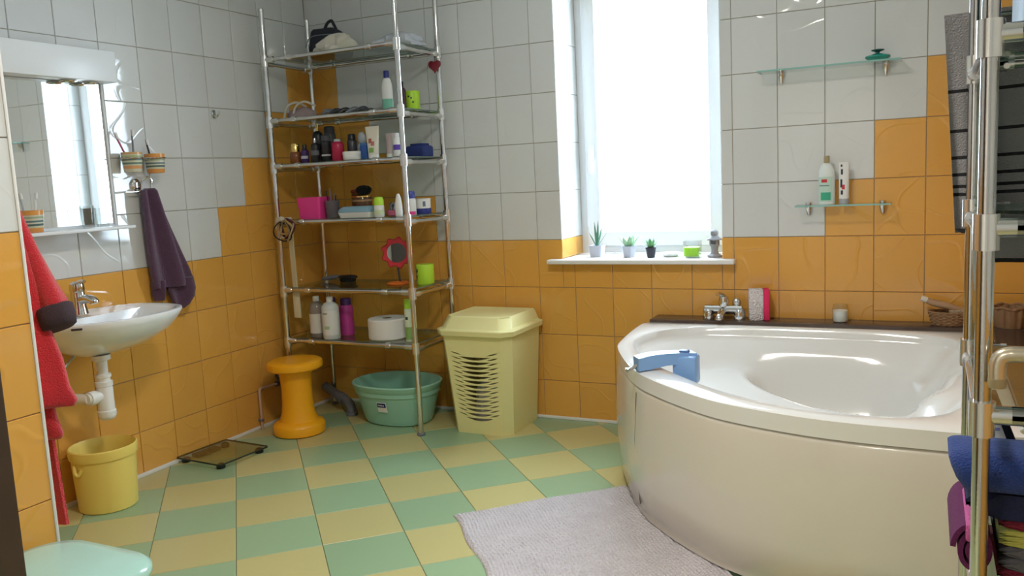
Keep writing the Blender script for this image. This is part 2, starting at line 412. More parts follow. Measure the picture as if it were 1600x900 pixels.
# window, frame set deep in the opening
YW = 0.285
win = struct(quick('window_1', PVC, None, lambda bm: [box(bm, WX0, WX0+0.045, YW, YW+0.06, WZ0, WZ1, 0.004), box(bm, WX1-0.045, WX1, YW, YW+0.06, WZ0, WZ1, 0.004),
    box(bm, WX0+0.045, WX1-0.045, YW, YW+0.06, WZ0, WZ0+0.045, 0.004), box(bm, WX0+0.045, WX1-0.045, YW, YW+0.06, WZ1-0.045, WZ1, 0.004)]))
a0, a1, b0, b1 = WX0+0.04, WX1-0.04, WZ0+0.04, WZ1-0.04
sash = quick('sash', PVC, win, lambda bm: [box(bm, a0, a0+0.075, YW-0.018, YW+0.05, b0, b1, 0.006), box(bm, a1-0.075, a1, YW-0.018, YW+0.05, b0, b1, 0.006),
    box(bm, a0+0.07, a1-0.07, YW-0.018, YW+0.05, b0, b0+0.075, 0.006), box(bm, a0+0.07, a1-0.07, YW-0.018, YW+0.05, b1-0.075, b1, 0.006)])
quick('pane', PANE, win, lambda bm: box(bm, a0+0.07, a1-0.07, YW+0.012, YW+0.018, b0+0.07, b1-0.07))
def f(bm):
    box(bm, 1.592, 1.620, YW-0.028, YW-0.018, 1.34, 1.42, 0.004); tube(bm, [(1.606, YW-0.026, 1.385), (1.606, YW-0.052, 1.385)], 0.009)
    tube(bm, spline([(1.606, YW-0.052, 1.39), (1.606, YW-0.055, 1.34), (1.606, YW-0.055, 1.27)]), 0.009)
quick('window_handle', WPLAST, sash, f)
struct(quick('trim_2', SILICONE, None, lambda bm: box(bm, 1.462, 2.402, -0.062, -0.0005, WZ0-0.022, WZ0, 0.005)))
struct(quick('trim_3', SILICONE, None, lambda bm: box(bm, WX0+0.001, WX1-0.001, -0.004, YW, WZ0-0.020, WZ0+0.0002)))

# open door leaf at the entrance
door = struct(quick('door_1', WOOD_D, None, lambda bm: [box(bm, 1.91, 1.95, YF+0.02, -3.22, 0.01, 2.0, 0.004),
    box(bm, 1.95, 1.958, YF+0.15, -3.34, 0.15, 0.95, 0.006), box(bm, 1.95, 1.958, YF+0.15, -3.34, 1.1, 1.85, 0.006)]))
def f(bm):
    box(bm, 1.950, 1.956, -3.285, -3.245, 0.90, 1.10, 0.003)
    tube(bm, [(1.955, -3.265, 1.04), (1.995, -3.265, 1.04)], 0.009); tube(bm, spline([(1.993, -3.262, 1.04), (1.998, -3.30, 1.04), (1.996, -3.38, 1.038)]), 0.009)
quick('door_handle', BLACKP, door, f)
quick('lock_plate', BLACKP, door, lambda bm: box(bm, 1.918, 1.942, -3.222, -3.2185, 0.80, 1.02, 0.001))

# ------------------------------------------------------------------ corner bath
CX, CY, ZR = 3.43, -0.150, 0.56
arc_ctrl = [(1.438, 0.0), (1.428, 0.20), (1.405, 0.42), (1.373, 0.577), (1.253, 0.834), (1.151, 1.0), (1.075, 1.085), (0.98, 1.175), (0.82, 1.297), (0.65, 1.37), (0.45, 1.42), (0.2, 1.436), (0.0, 1.438)]
arc = [Vector((a, b)) for a, b, _ in [(p[0], p[1], 0) for p in spline([(a, b, 0) for a, b in arc_ctrl], 6)]]
def outset(poly, d):
    out = []
    for i, p in enumerate(poly):
        a = poly[max(0, i-1)]; b = poly[min(len(poly)-1, i+1)]; t = (b-a).normalized()
        n = Vector((-t.y, t.x))
        if n.dot(p-Vector((0.4, 0.4))) < 0: n = -n
        out.append(p+n*d)
    return out
def wpt(p, z): return (CX-p[0], CY-p[1], z)
bath = thing('corner_bath', 'large white corner bath with curved cream front panel below the window wall', 'bathtub', (0,0,0))
inner_ctrl = [(0.471,1.345),(0.256,1.313),(0.142,1.18),(0.1,0.85),(0.095,0.472),(0.131,0.16),(0.32,0.075),(0.7,0.06),(1.07,0.07),(1.25,0.13),(1.335,0.28),(1.335,0.478),(1.217,0.744),(1.115,0.873),(0.99,1.01),(0.868,1.135),(0.748,1.228),(0.628,1.298)]
inner = [Vector((p.x, p.y)) for p in spline([(a, b, 0) for a, b in inner_ctrl], 6, True)]
NI = len(inner); ctr = Vector((0.60, 0.60))
def outer_at(d):     # where a ray from ctr leaves the outer outline
    poly = arc + [Vector((0.0, 0.0))]
    best = None
    for i in range(len(poly)):
        a, b = poly[i], poly[(i+1) % len(poly)]; e = b-a
        den = d.x*e.y - d.y*e.x
        if abs(den) < 1e-9: continue
        q = a-ctr; t = (q.x*e.y-q.y*e.x)/den; s = (q.x*d.y-q.y*d.x)/den
        if t > 0 and -1e-6 <= s <= 1+1e-6 and (best is None or t < best): best = t
    return ctr + d*best
outer = [outer_at((p-ctr).normalized()) for p in inner]
def shrink(poly, k): return [ctr + (p-ctr)*k for p in poly]
def lerp_poly(A, Bp, t): return [a.lerp(b, t) for a, b in zip(A, Bp)]
def sst(e0, e1, x):
    t = max(0, min(1, (x-e0)/(e1-e0))); return t*t*(3-2*t)
def hollow(x, y):    # local plan of the moulded seat
    hx, hy = CX-2.92, -0.54
    px, py = (CX-x) - 2.92, (CY-y) + 0.52
    u = (px*0.78 - py*0.62); v = (px*0.62 + py*0.78)
    return math.sqrt((u/0.47)**2 + (v/0.27)**2)
def bath_bowl(bm):
    rings = []
    for k, z in ((1.0, ZR-0.056), (1.0, ZR-0.014), (1.0, ZR-0.004)): rings.append([wpt(p, z) for p in outer])
    rings.append([wpt(p, ZR) for p in lerp_poly(outer, inner, 0.10)])
    rings.append([wpt(p, ZR+0.002) for p in lerp_poly(outer, inner, 0.5)])
    rings.append([wpt(p, ZR+0.001) for p in lerp_poly(outer, inner, 0.90)])
    rings.append([wpt(p, ZR-0.005) for p in inner])
    rings.append([wpt(p, ZR-0.030) for p in shrink(inner, 0.992)])
    for i in range(1, 30):
        t = i/30; k = 0.99 - 0.03*sst(0, 0.12, t) - 0.94*max(0, (t-0.05)/0.95)**1.05
        base = ZR - 0.034 - 0.125*sst(0, 0.26, t) - 0.02*t
        r = []
        for p in shrink(inner, k):
            h = hollow(p.x, p.y); d = 1-sst(0.72, 1.04, h)
            arm = 0.10*(1-sst(0.25, 1.0, math.hypot((p.x-0.15)/0.17, (p.y-0.66)/0.30)))
            r.append(wpt(p, base + arm*sst(0, .3, t) - 0.22*d*sst(0.1, 0.45, t)))
        rings.append(r)
    loft(bm, rings, False, True)
quick('tub', ACRYL, bath, bath_bowl, angle=50)
def panel(i0, i1):
    def f(bm):
        seg = arc[i0:i1+1]
        prof = [(-0.010, ZR-0.0555), (-0.004, ZR-0.060), (0.000, ZR-0.075), (0.008, 0.40), (0.014, 0.30), (0.009, 0.16), (-0.002, 0.055), (-0.010, 0.048), (-0.012, 0.017)]
        rings = [[wpt(p, z) for p in outset(arc, d)[i0:i1+1]] for d, z in prof]
        loft(bm, rings, False, False, closed=False)
        back = [[wpt(p, z) for p in outset(arc, -0.03)[i0:i1+1]] for z in (0.017, ZR-0.0555)]
        loft(bm, [rings[-1], back[0], back[1], rings[0]], False, False, closed=False)
        bmesh.ops.remove_doubles(bm, verts=bm.verts[:], dist=0.0004)
        bmesh.ops.holes_fill(bm, edges=[e for e in bm.edges if len(e.link_faces) == 1], sides=40)
    return f
quick('side_panel', ACRYL_P, bath, panel(0, 29), angle=50)
quick('front_panel', ACRYL_P, bath, panel(29, len(arc)-1), angle=50)
# small black gap where the two panels meet
quick('panel_joint', BLACKP, bath, lambda bm: tube(bm, [wpt(outset(arc, 0.003)[29], 0.48), wpt(outset(arc, 0.0135)[29], 0.30), wpt(outset(arc, 0.0)[29], 0.06)], 0.0012, 6))
# dark stone ledge along both walls
def f(bm):
    box(bm, 2.02, W-0.002, CY+0.002, -0.001, 0.0, 0.572, 0.004); box(bm, CX+0.002, W-0.002, -1.62, CY, 0.0, 0.572, 0.004)
ledge = struct(quick('trim_4', GRANITE, None, f))

# bath mixer
def f(bm):
    tube(bm, [(-0.085, 0, 0.045), (0.085, 0, 0.045)], 0.022, 16)
    for s in (-1, 1): lathe(bm, [(0.027, 0.0), (0.027, 0.035), (0.022, 0.05), (0.010, 0.058)], s*0.07, 0, 16)
mixer = thing('bath_mixer', 'chrome bath mixer tap standing on the dark ledge behind the bath', 'tap', (2.357, -0.085, 0.5725))
quick('body', CHROME, mixer, f)
quick('lever', CHROME, mixer, lambda bm: [lathe(bm, [(0.022, 0.06), (0.024, 0.085), (0.020, 0.105), (0.008, 0.112)], 0, 0, 16), tube(bm, spline([(0, 0, 0.105), (-0.01, -0.03, 0.122), (-0.015, -0.065, 0.126)]), lambda t: 0.013-0.004*t)])
quick('spout', CHROME, mixer, lambda bm: tube(bm, spline([(0, -0.01, 0.04), (0.0, -0.055, 0.036), (0.0, -0.095, 0.022), (0.0, -0.10, 0.012)]), 0.017, 12))
quick('shower_cradle', CHROME, mixer, lambda bm: [lathe(bm, [(0.016, 0.055), (0.02, 0.07), (0.02, 0.085), (0.012, 0.095)], 0.055, 0.02, 14)])
quick('diverter', CHROME, mixer, lambda bm: lathe(bm, [(0.012, 0.0), (0.016, 0.03), (0.01, 0.04)], -0.06, -0.035, 12))
# sponge
sp = thing('bath_sponge', 'pink and white bath sponge standing upright on the dark ledge beside the tap', 'sponge', (2.515, -0.075, 0.5725), 0.25)
quick('foam', mat('white_foam', (0.78, 0.72, 0.72), 0.95, bump=('cell', 130, 1.0, 0.008)), sp, lambda bm: box(bm, -0.045, 0.018, -0.035, 0.035, 0, 0.142, 0.006))
quick('scrubber', mat('pink_scrub', (0.75, 0.03, 0.12), 0.9, bump=('noise', 120, 0.8, 0.004)), sp, lambda bm: box(bm, 0.018, 0.045, -0.035, 0.035, 0, 0.142, 0.006))
# candle jar
cj = thing('candle_jar', 'small glass jar with white candle on the dark bath ledge', 'candle', (2.862, -0.075, 0.5725))
quick('wax', mat('candle_wax', (0.85, 0.82, 0.76), 0.5), cj, lambda bm: lathe(bm, [(0.028, 0.004), (0.031, 0.01), (0.031, 0.052), (0.004, 0.054)], 0, 0, 20))
quick('glass', CLEAR, cj, lambda bm: lathe(bm, [(0.031, 0), (0.034, 0.006), (0.034, 0.06), (0.031, 0.068), (0.030, 0.078), (0.028, 0.078), (0.030, 0.066), (0.032, 0.058), (0.032, 0.008)], 0, 0, 20, cap1=False))
# baskets
WICK = mat('wicker', (0.30, 0.17, 0.085), 0.8, bump=('weave', 14, 0.6, 0.004), vary=0.3)
def basket(bm, rx, ry, h, rows=8, n=28, flare=0.18):
    for k in range(rows):
        z = 0.006 + (h-0.012)*k/(rows-1); s = 1-flare+flare*k/(rows-1)
        pts = [((rx*s+0.0025*(-1)**(i+k))*math.cos(2*PI*i/n), (ry*s+0.0025*(-1)**(i+k))*math.sin(2*PI*i/n), z) for i in range(n)]
        tube(bm, pts, h/rows*0.56, 6, closed=True)
bk = thing('wicker_basket', 'low wicker basket holding a brush on the bath ledge', 'basket', (3.285, -0.075, 0.5725))
quick('weave', WICK, bk, lambda bm: basket(bm, 0.075, 0.052, 0.062))
quick('bottom', WICK, bk, lambda bm: lathe(bm, [(0.06, 0.0), (0.06, 0.008)], 0, 0, 24, sy=0.7))
br = thing('bath_brush', 'wooden bath brush with pale tip lying in the low wicker basket', 'brush', (3.285, -0.075, 0.5725))
quick('brush_handle', mat('beech', (0.42, 0.26, 0.15), 0.5), br, lambda bm: tube(bm, spline([(0.055, 0.0, 0.060), (0.0, 0.0, 0.078), (-0.06, 0, 0.093), (-0.085, 0, 0.105)]), lambda t: 0.011+0.004*math.sin(t*PI), 10))
quick('tip', mat('bone', (0.72, 0.66, 0.58), 0.4), br, lambda bm: tube(bm, [(-0.082, 0, 0.103), (-0.105, 0, 0.112)], 0.0125, 10))
quick('bristles', mat('bristle', (0.5, 0.38, 0.25), 0.9, bump=('cell', 200, 1, 0.004)), br, lambda bm: box(bm, 0.0, 0.055, -0.018, 0.018, 0.032, 0.065, 0.004))
bk2 = thing('round_basket', 'round brown scalloped basket on the ledge corner behind the rack', 'basket', (3.508, -0.078, 0.5725))
def f(bm):
    rings = []
    for z, s in ((0, .82), (0.02, .9), (0.06, 1.0), (0.078, 1.02), (0.082, 0.95), (0.07, 0.9), (0.01, 0.8)):
        rings.append([((0.066*s)*(1+0.05*math.cos(12*2*PI*i/72))*math.cos(2*PI*i/72), 0.066*s*(1+0.05*math.cos(12*2*PI*i/72))*math.sin(2*PI*i/72), z) for i in range(72)])
    loft(bm, rings)
quick('shell', WICK, bk2, f)
quick('rim', WICK, bk2, lambda bm: tube(bm, [(0.067*math.cos(a*PI/18), 0.067*math.sin(a*PI/18), 0.082+0.004*math.cos(a*PI/3)) for a in range(36)], 0.006, 6, closed=True))
# blue clip-on grab handle across the front rim
gh = thing('bath_grab_handle', 'light blue plastic grab handle clipped over the front rim of the bath', 'handle', (2.300, -1.105, 0.5622), 0.0)
d1 = Vector((0.8, 0.6, 0)).normalized()
def bar(bm, pts, w, h):
    s = Vector((0.6, -0.8, 0)).normalized()
    loft(bm, [[p - s*w/2 - Vector((0,0,h_/2)), p + s*w/2 - Vector((0,0,h_/2)), p + s*w/2 + Vector((0,0,h_/2)), p - s*w/2 + Vector((0,0,h_/2))] for p, h_ in pts])
quick('grip', BLUEP, gh, lambda bm: [bar(bm, [(Vector((-0.035, -0.025, 0.024)), 0.046), (Vector((0.0, 0.0, 0.030)), 0.050), (Vector((0.05, 0.035, 0.036)), 0.044), (Vector((0.10, 0.065, 0.036)), 0.040), (Vector((0.145, 0.09, 0.028)), 0.05)], 0.06, 0.04),
    box(bm, 0.080, 0.165, 0.03, 0.105, -0.060, 0.045, 0.010)])
quick('button', mat('dark_blue_plastic', (0.08, 0.16, 0.40), 0.4), gh, lambda bm: box(bm, 0.10, 0.135, 0.05, 0.08, 0.040, 0.064, 0.006))
quick('clamp', CHROME, gh, lambda bm: [tube(bm, spline([(-0.03, -0.03, 0.02), (-0.05, -0.04, 0.008), (-0.07, -0.045, 0.006)]), 0.006), tube(bm, [(-0.055, -0.07, 0.007), (-0.055, -0.02, 0.007)], 0.006)])

# ------------------------------------------------------------------ glass wall shelves over the bath
def wall_shelf(name, label, x0, x1, z, brx, zb):
    t = thing(name, label, 'shelf', (0, 0, z))
    g = quick('glass_plate', GLASS_G, t, lambda bm: box(bm, x0, x1, -0.125, -0.0055, -0.007, 0))
    quick('glass_rim', GLASS_EDGE, g, lambda bm: [box(bm, x0, x1, -0.1262, -0.1251, -0.007, 0), box(bm, x0-0.0012, x0, -0.125, -0.006, -0.007, 0), box(bm, x1, x1+0.0012, -0.125, -0.006, -0.007, 0)])
    for x in brx:
        def f(bm):
            rings = []
            for s, zz, d in ((0.013, 0.008, 0.032), (0.0135, -0.004, 0.034), (0.0135, -0.012, 0.034), (0.012, -0.03, 0.026), (0.008, -0.047, 0.016), (0.003, zb, 0.008)):
                rings.append([(x+s*math.cos(a*PI/8), -max(0.0005, d*(0.5+0.5*math.sin(a*PI/8))), zz) for a in range(16)])
            loft(bm, rings)
        quick('bracket', CHROME, t, f)
    return t
wall_shelf('glass_wall_shelf', 'long upper glass shelf on the white tiles right of the window', 2.525, 3.095, 1.676, (2.61, 3.035), -0.058)
wall_shelf('glass_wall_shelf', 'short lower glass shelf over the bath holding a bottle and tube', 2.68, 3.06, 1.088, (2.724, 3.026), -0.05)
sd = thing('soap_dish', 'green glass dish with dark knob on the upper wall shelf', 'dish', (3.005, -0.065, 1.6765))
quick('bowl', mat('green_glass', (0.02, 0.42, 0.32), 0.08, trans=0.35), sd, lambda bm: lathe(bm, [(0.018, 0), (0.040, 0.006), (0.050, 0.014), (0.048, 0.020), (0.03, 0.026), (0.012, 0.03)], 0, 0, 24))
quick('knob', mat('dark_teal', (0.02, 0.10, 0.10), 0.25), sd, lambda bm: lathe(bm, [(0.007, 0.028), (0.008, 0.036), (0.024, 0.041), (0.026, 0.045), (0.01, 0.048)], 0, 0, 20))

# ------------------------------------------------------------------ bottles and small containers
def cyl_prof(r, h, top=None, sh=0.0):
    """body profile with optional shoulder ending at radius top"""
    p = [(r*0.93, 0), (r, r*0.12), (r, h-sh if top else h-r*0.08)]
    if top: p += [(r*0.93, h-sh*0.6), ((r+top)/2, h-sh*0.22), (top, h)]
    else: p += [(r*0.9, h)]
    return p
def bottle(name, label, cat, loc, r, h, body, cap, capr=None, caph=0.02, neck=None, sh=0.02, sx=1.0, sy=1.0, lab=None, labz=(0.25, 0.7), capname='cap', group=None, rotz=0, caprings=None):
    t = thing(name, label, cat, loc, rotz, group)
    neck = neck or r*0.45; capr = capr or neck*1.1
    quick('body', body, t, lambda bm: lathe(bm, cyl_prof(r, h, neck, sh), 0, 0, 20, sx, sy))
    if cap: quick(capname, cap, t, lambda bm: lathe(bm, caprings or [(capr, h-0.001), (capr, h+caph*0.85), (capr*0.85, h+caph)], 0, 0, 16, sx if capr > r*0.8 else 1, sy if capr > r*0.8 else 1))
    if lab: quick('label', lab, t, lambda bm: loft(bm, [[(r*1.012*sx*math.cos(a), r*1.012*sy*math.sin(a), z) for a in [math.radians(-175+i*170/16) for i in range(17)]] for z in (h*labz[0], h*labz[1])], False, False, closed=False))
    return t
def tub(name, label, cat, loc, r, h, body, lid=None, lidh=0.012, group=None, sx=1, sy=1, flare=1.0):
    t = thing(name, label, cat, loc, 0, group)
    quick('body', body, t, lambda bm: lathe(bm, [(r*0.94*flare, 0), (r*flare, 0.004), (r, h-0.003), (r*0.97, h)], 0, 0, 24, sx, sy))
    if lid: quick('lid', lid, t, lambda bm: lathe(bm, [(r*1.03, h-0.001), (r*1.03, h+lidh*0.8), (r*0.95, h+lidh)], 0, 0, 24, sx, sy))
    return t
def squeeze_tube(name, label, cat, loc, wd, h, body, cap, capr, caph, rotz=0, art=()):
    """stands on its cap; flattens towards the crimped top"""
    t = thing(name, label, cat, loc, rotz)
    quick('cap', cap, t, lambda bm: lathe(bm, [(capr*0.95, 0), (capr, 0.003), (capr, caph)], 0, 0, 18))
    def ring(z, k): return [((capr*0.97*(1-k)+wd/2*k)*math.cos(2*PI*i/24), (capr*0.95*(1-k)+0.0035*k)*math.sin(2*PI*i/24), z) for i in range(24)]
    b = quick('tube_body', body, t, lambda bm: loft(bm, [ring(caph + (h-caph)*s, s**0.8) for s in (0, 0.1, 0.3, 0.55, 0.8, 0.95, 1)]))
    for x0, x1, z0, z1, m in art:
        def f(bm):
            s = lambda z: ((z-caph)/(h-caph))**0.8
            pts = []
            for z in (z0, z1):
                k = s(z); pts.append([(x, -(capr*0.95*(1-k)+0.0035*k)*math.sqrt(max(0.05, 1-(x/(capr*0.97*(1-k)+wd/2*k))**2))-0.0012, z) for x in (x0, (x0+x1)/2, x1)])
            loft(bm, pts, False, False, closed=False)
        quick('print', m, b, f)
    return t
def P(name, c, rough=0.35, **k): return mat(name, c, rough, **k)
WHT = WPLAST
LIME = P('lime_plastic', (0.45, 0.72, 0.04)); NAVY = P('navy_plastic', (0.02, 0.03, 0.20)); PINK = P('pink_plastic', (0.80, 0.05, 0.28))
CRIM = P('crimson_can', (0.42, 0.015, 0.06), 0.25); GOLD = P('gold_cap', (0.80, 0.55, 0.18), 0.2, metal=1.0); AMBER = P('amber_glass', (0.20, 0.06, 0.015), 0.1)
VIO = P('violet_glass', (0.05, 0.02, 0.12), 0.1); BLK = BLACKP; DKG = P('dark_grey_plastic', (0.05, 0.05, 0.06), 0.3); BLU = P('blue_tub', (0.03, 0.10, 0.36), 0.3)
GRYB = P('pale_grey_plastic', (0.42, 0.44, 0.46), 0.35); RED_P = P('red_print', (0.62, 0.04, 0.05), 0.5); BLK_P = P('black_print', (0.03, 0.03, 0.04), 0.5); GRN_P = P('green_print', (0.05, 0.42, 0.26), 0.5)
GRN2 = P('leaf_green_print', (0.22, 0.40, 0.10), 0.5); PALEG = P('pale_green_label', (0.52, 0.70, 0.60), 0.5); BRN = P('brown_jar_glass', (0.12, 0.05, 0.02), 0.15)

# on the short wall shelf
sh = bottle('shampoo_bottle', 'white shampoo bottle with pale green label and tan cap on lower glass shelf', 'bottle', (2.805, -0.065, 1.0885), 0.034, 0.178, P('milky_plastic', (0.74, 0.80, 0.78)), P('tan_cap', (0.36, 0.30, 0.16)), 0.012, 0.030, neck=0.013, sh=0.05, sy=0.6)
def curved(r, sy, a0, a1, z0, z1, k=1.02, n=8):
    return lambda bm: loft(bm, [[(r*k*math.cos(math.radians(a0+(a1-a0)*i/n)), r*sy*k*math.sin(math.radians(a0+(a1-a0)*i/n)), z) for i in range(n+1)] for z in (z0, z1)], False, False, closed=False)
quick('label', PALEG, sh, curved(0.034, 0.6, -160, -45, 0.012, 0.118))
quick('leaf_print', GRN_P, sh, curved(0.034, 0.6, -130, -60, 0.018, 0.052, 1.035))
quick('red_print', RED_P, sh, curved(0.034, 0.6, -125, -85, 0.094, 0.108, 1.035))
quick('text_band', P('grey_print', (0.2, 0.25, 0.28)), sh, curved(0.034, 0.6, -145, -70, 0.078, 0.083, 1.035))
squeeze_tube('toothpaste_tube', 'white toothpaste tube on grey cap beside the shampoo bottle', 'tube', (2.875, -0.065, 1.0885), 0.042, 0.178, WHT, GRYB, 0.021, 0.022, 0.0,
    art=[(-0.012, -0.003, 0.04, 0.058, BLK_P), (-0.008, 0.004, 0.062, 0.082, RED_P), (-0.014, -0.006, 0.07, 0.105, BLK_P), (-0.012, -0.004, 0.125, 0.148, BLK_P), (-0.013, -0.006, 0.158, 0.168, BLK_P)])

# ------------------------------------------------------------------ things on the window sill
ZS = WZ0+0.0007
def leaf(bm, base, dirv, L, wd, th=0.004, curl=0.3):
    d = Vector(dirv).normalized(); s = d.cross(Vector((0,0,1)));
    s = s.normalized() if s.length > 0.05 else Vector((1,0,0))
    n = s.cross(d); rings = []
    for k, t in enumerate((0, .25, .5, .75, 1)):
        wv = wd*(0.55, 0.95, 1.0, 0.7, 0.05)[k]; c = Vector(base) + d*L*t + Vector((0,0,1))*curl*L*t*t
        rings.append([c - s*wv/2, c - n*th*(1-t*.8)/2, c + s*wv/2, c + n*th*(1-t*.8)/2])
    loft(bm, rings)
def plant(label, loc, pot_fn, pot_m, leaves, lm):
    t = thing('potted_succulent', label, 'plant', loc)
    quick('pot', pot_m, t, pot_fn)
    for args in leaves: quick('leaf', lm, t, lambda bm: leaf(bm, *args))
    return t
lv = [((0.004*math.cos(a), 0.004*math.sin(a), 0.055), (math.cos(a)*tl, math.sin(a)*tl, 1), L, 0.011, 0.004, 0.05) for a, tl, L in [(i*2.4, 0.05+0.09*i, 0.125-0.006*i) for i in range(9)]]
plant('spiky aloe in pale square pot at left end of the window sill', (1.678, 0.10, ZS), lambda bm: loft(bm, [rrect(0.060, 0.060, 0.01, 0), rrect(0.072, 0.072, 0.01, 0.058), rrect(0.062, 0.062, 0.008, 0.058), rrect(0.06, 0.06, 0.008, 0.050)]), P('lilac_grey_ceramic', (0.50, 0.52, 0.60), 0.6), lv, mat('aloe_green', (0.10, 0.26, 0.17), 0.5, vary=0.2))
lv = [((0.01*math.cos(a), 0.01*math.sin(a), 0.050), (math.cos(a)*tl, math.sin(a)*tl, 1), L, 0.026, 0.007, 0.15) for a, tl, L in [(i*2.4+0.4, 0.3+0.16*i, 0.05+0.003*i) for i in range(9)]]
plant('broad-leaved succulent in tapered pale pot on the window sill', (1.854, 0.08, ZS), lambda bm: lathe(bm, [(0.028, 0), (0.030, 0.003), (0.042, 0.055), (0.037, 0.055), (0.035, 0.046)], 0, 0, 6), P('lilac_grey_ceramic', (0.5,0.5,0.6)), lv, LEAF2)
lv = [((0.006*math.cos(a), 0.006*math.sin(a), 0.046), (math.cos(a)*tl, math.sin(a)*tl, 1), 0.045, 0.012, 0.004, 0.1) for a, tl in [(i*2.4, 0.1+0.07*i) for i in range(16)]]
plant('small bushy succulent in black pot on the window sill', (1.977, 0.05, ZS), lambda bm: lathe(bm, [(0.018, 0), (0.019, 0.002), (0.025, 0.044), (0.027, 0.045), (0.027, 0.051), (0.022, 0.051), (0.022, 0.045)], 0, 0, 18), P('black_pot', (0.03, 0.03, 0.045), 0.5), lv, LEAF)
wd_ = obj('white_dish', lathe(B(), [(0.03, 0), (0.034, 0.002), (0.05, 0.014), (0.053, 0.020), (0.05, 0.020), (0.03, 0.006), (0.004, 0.005)], 0, 0, 28), CERAMIC, loc=(2.062, 0.10, ZS))
tag(wd_, 'shallow white dish lying on the window sill', 'dish')
gc = thing('green_candle', 'lime green candle in a clear square glass on the window sill', 'candle', (2.182, 0.06, ZS))
quick('wax', P('lime_wax', (0.42, 0.80, 0.04), 0.4, sss=0.1), gc, lambda bm: box(bm, -0.034, 0.034, -0.034, 0.034, 0.004, 0.050, 0.004))
quick('glass', CLEAR, gc, lambda bm: loft(bm, [rrect(0.074, 0.074, 0.006, 0), rrect(0.076, 0.076, 0.006, 0.080), rrect(0.072, 0.072, 0.005, 0.080), rrect(0.070, 0.070, 0.005, 0.004)]))
fg = thing('stone_lantern_figurine', 'small grey stone lantern figurine at the right end of the window sill', 'figurine', (2.288, 0.06, ZS))
STONE = mat('grey_stone', (0.30, 0.30, 0.32), 0.85, bump=('noise', 120, 0.6, 0.003), vary=0.3)
quick('base', STONE, fg, lambda bm: lathe(bm, [(0.036, 0), (0.036, 0.010), (0.022, 0.016), (0.016, 0.03), (0.018, 0.05), (0.024, 0.058), (0.024, 0.062)], 0, 0, 8))
quick('lamp_house', STONE, fg, lambda bm: [box(bm, sx*0.016-0.004, sx*0.016+0.004, sy*0.016-0.004, sy*0.016+0.004, 0.062, 0.084) for sx in (-1, 1) for sy in (-1, 1)] + [box(bm, -0.009, 0.009, -0.009, 0.009, 0.062, 0.084)])
quick('roof', STONE, fg, lambda bm: lathe(bm, [(0.040, 0.083), (0.038, 0.088), (0.022, 0.096), (0.016, 0.104), (0.020, 0.112), (0.018, 0.124), (0.006, 0.132)], 0, 0, 8))

# ------------------------------------------------------------------ tubular racks
def rack(name, label, poles, tops, levels, pr, tr, loc=(0,0,0), metal=CHROME, glass_edge=True, ymid=None):
    """poles: FL, FR, BR, BL ground positions"""
    t = thing(name, label, 'shelving rack', loc)
    FLp, FRp, BRp, BLp = [Vector((p[0], p[1], 0)) for p in poles]
    for p, h in zip((FLp, FRp, BRp, BLp), tops):
        pl = quick('pole', metal, t, lambda bm: tube(bm, [(p.x, p.y, 0.006), (p.x, p.y, h)], pr, 16))
        quick('foot', GREYP, pl, lambda bm: lathe(bm, [(pr*1.5, 0), (pr*1.6, 0.008), (pr*1.2, 0.014)], p.x, p.y, 14))
        quick('pole_cap', CLAMP, pl, lambda bm: lathe(bm, [(pr*1.08, h-0.012), (pr*1.08, h), (pr*0.8, h+0.004)], p.x, p.y, 14))
    for z in levels:
        zc = z-0.012
        for nm, a, b in (('front_tube', FLp, FRp), ('back_tube', BLp, BRp), ('side_tube', FLp, BLp), ('side_tube', FRp, BRp)):
            d = (b-a).normalized(); dz = -0.016 if nm == 'side_tube' else 0
            o = quick(nm, metal, t, lambda bm: tube(bm, [a + d*pr + Vector((0,0,zc+dz)), b - d*pr + Vector((0,0,zc+dz))], tr, 12))
            # shelf clips on the long tubes
            if nm in ('front_tube', 'back_tube'):
                inw = (BLp-FLp).normalized()*(1 if nm == 'front_tube' else -1)
                for s in (0.20, 0.80):
                    q = a.lerp(b, s) + Vector((0,0,zc))
                    quick('shelf_clip', CLAMP, o, lambda bm: [tube(bm, [q - d*0.014, q + d*0.014], tr*1.45, 12), tube(bm, [q, q + inw*0.026 + Vector((0,0,-0.006))], 0.006, 8)])
        for p, dx, dy in ((FLp, FRp-FLp, BLp-FLp), (FRp, FLp-FRp, BRp-FRp), (BRp, BLp-BRp, FRp-BRp), (BLp, BRp-BLp, FLp-BLp)):
            def f(bm):
                tube(bm, [(p.x, p.y, zc-0.035), (p.x, p.y, zc-0.031), (p.x, p.y, zc+0.018), (p.x, p.y, zc+0.022)], pr*1.5, 16)
                for dd, dz in ((dx, 0), (dy, -0.016)):
                    e = dd.normalized(); c = p + Vector((0,0,zc+dz)); tube(bm, [c + e*pr, c + e*(pr+0.045)], tr*1.45, 12)
            quick('clamp', CLAMP, t, f)
        x0, x1 = FLp.x+0.012, FRp.x-0.012; y0, y1 = FLp.y+tr+0.004, BLp.y-tr-0.004
        g = quick('glass_shelf', GLASS, t, lambda bm: box(bm, x0, x1, y0, y1, z-0.006, z))
        if glass_edge: quick('glass_rim', GLASS_EDGE_N, g, lambda bm: [box(bm, x0, x1, y0-0.001, y0, z-0.006, z), box(bm, x0, x1, y1, y1+0.001, z-0.006, z), box(bm, x1, x1+0.001, y0, y1, z-0.006, z)])
    return t
LV = [1.945, 1.632, 1.397, 1.104, 0.742, 0.466]
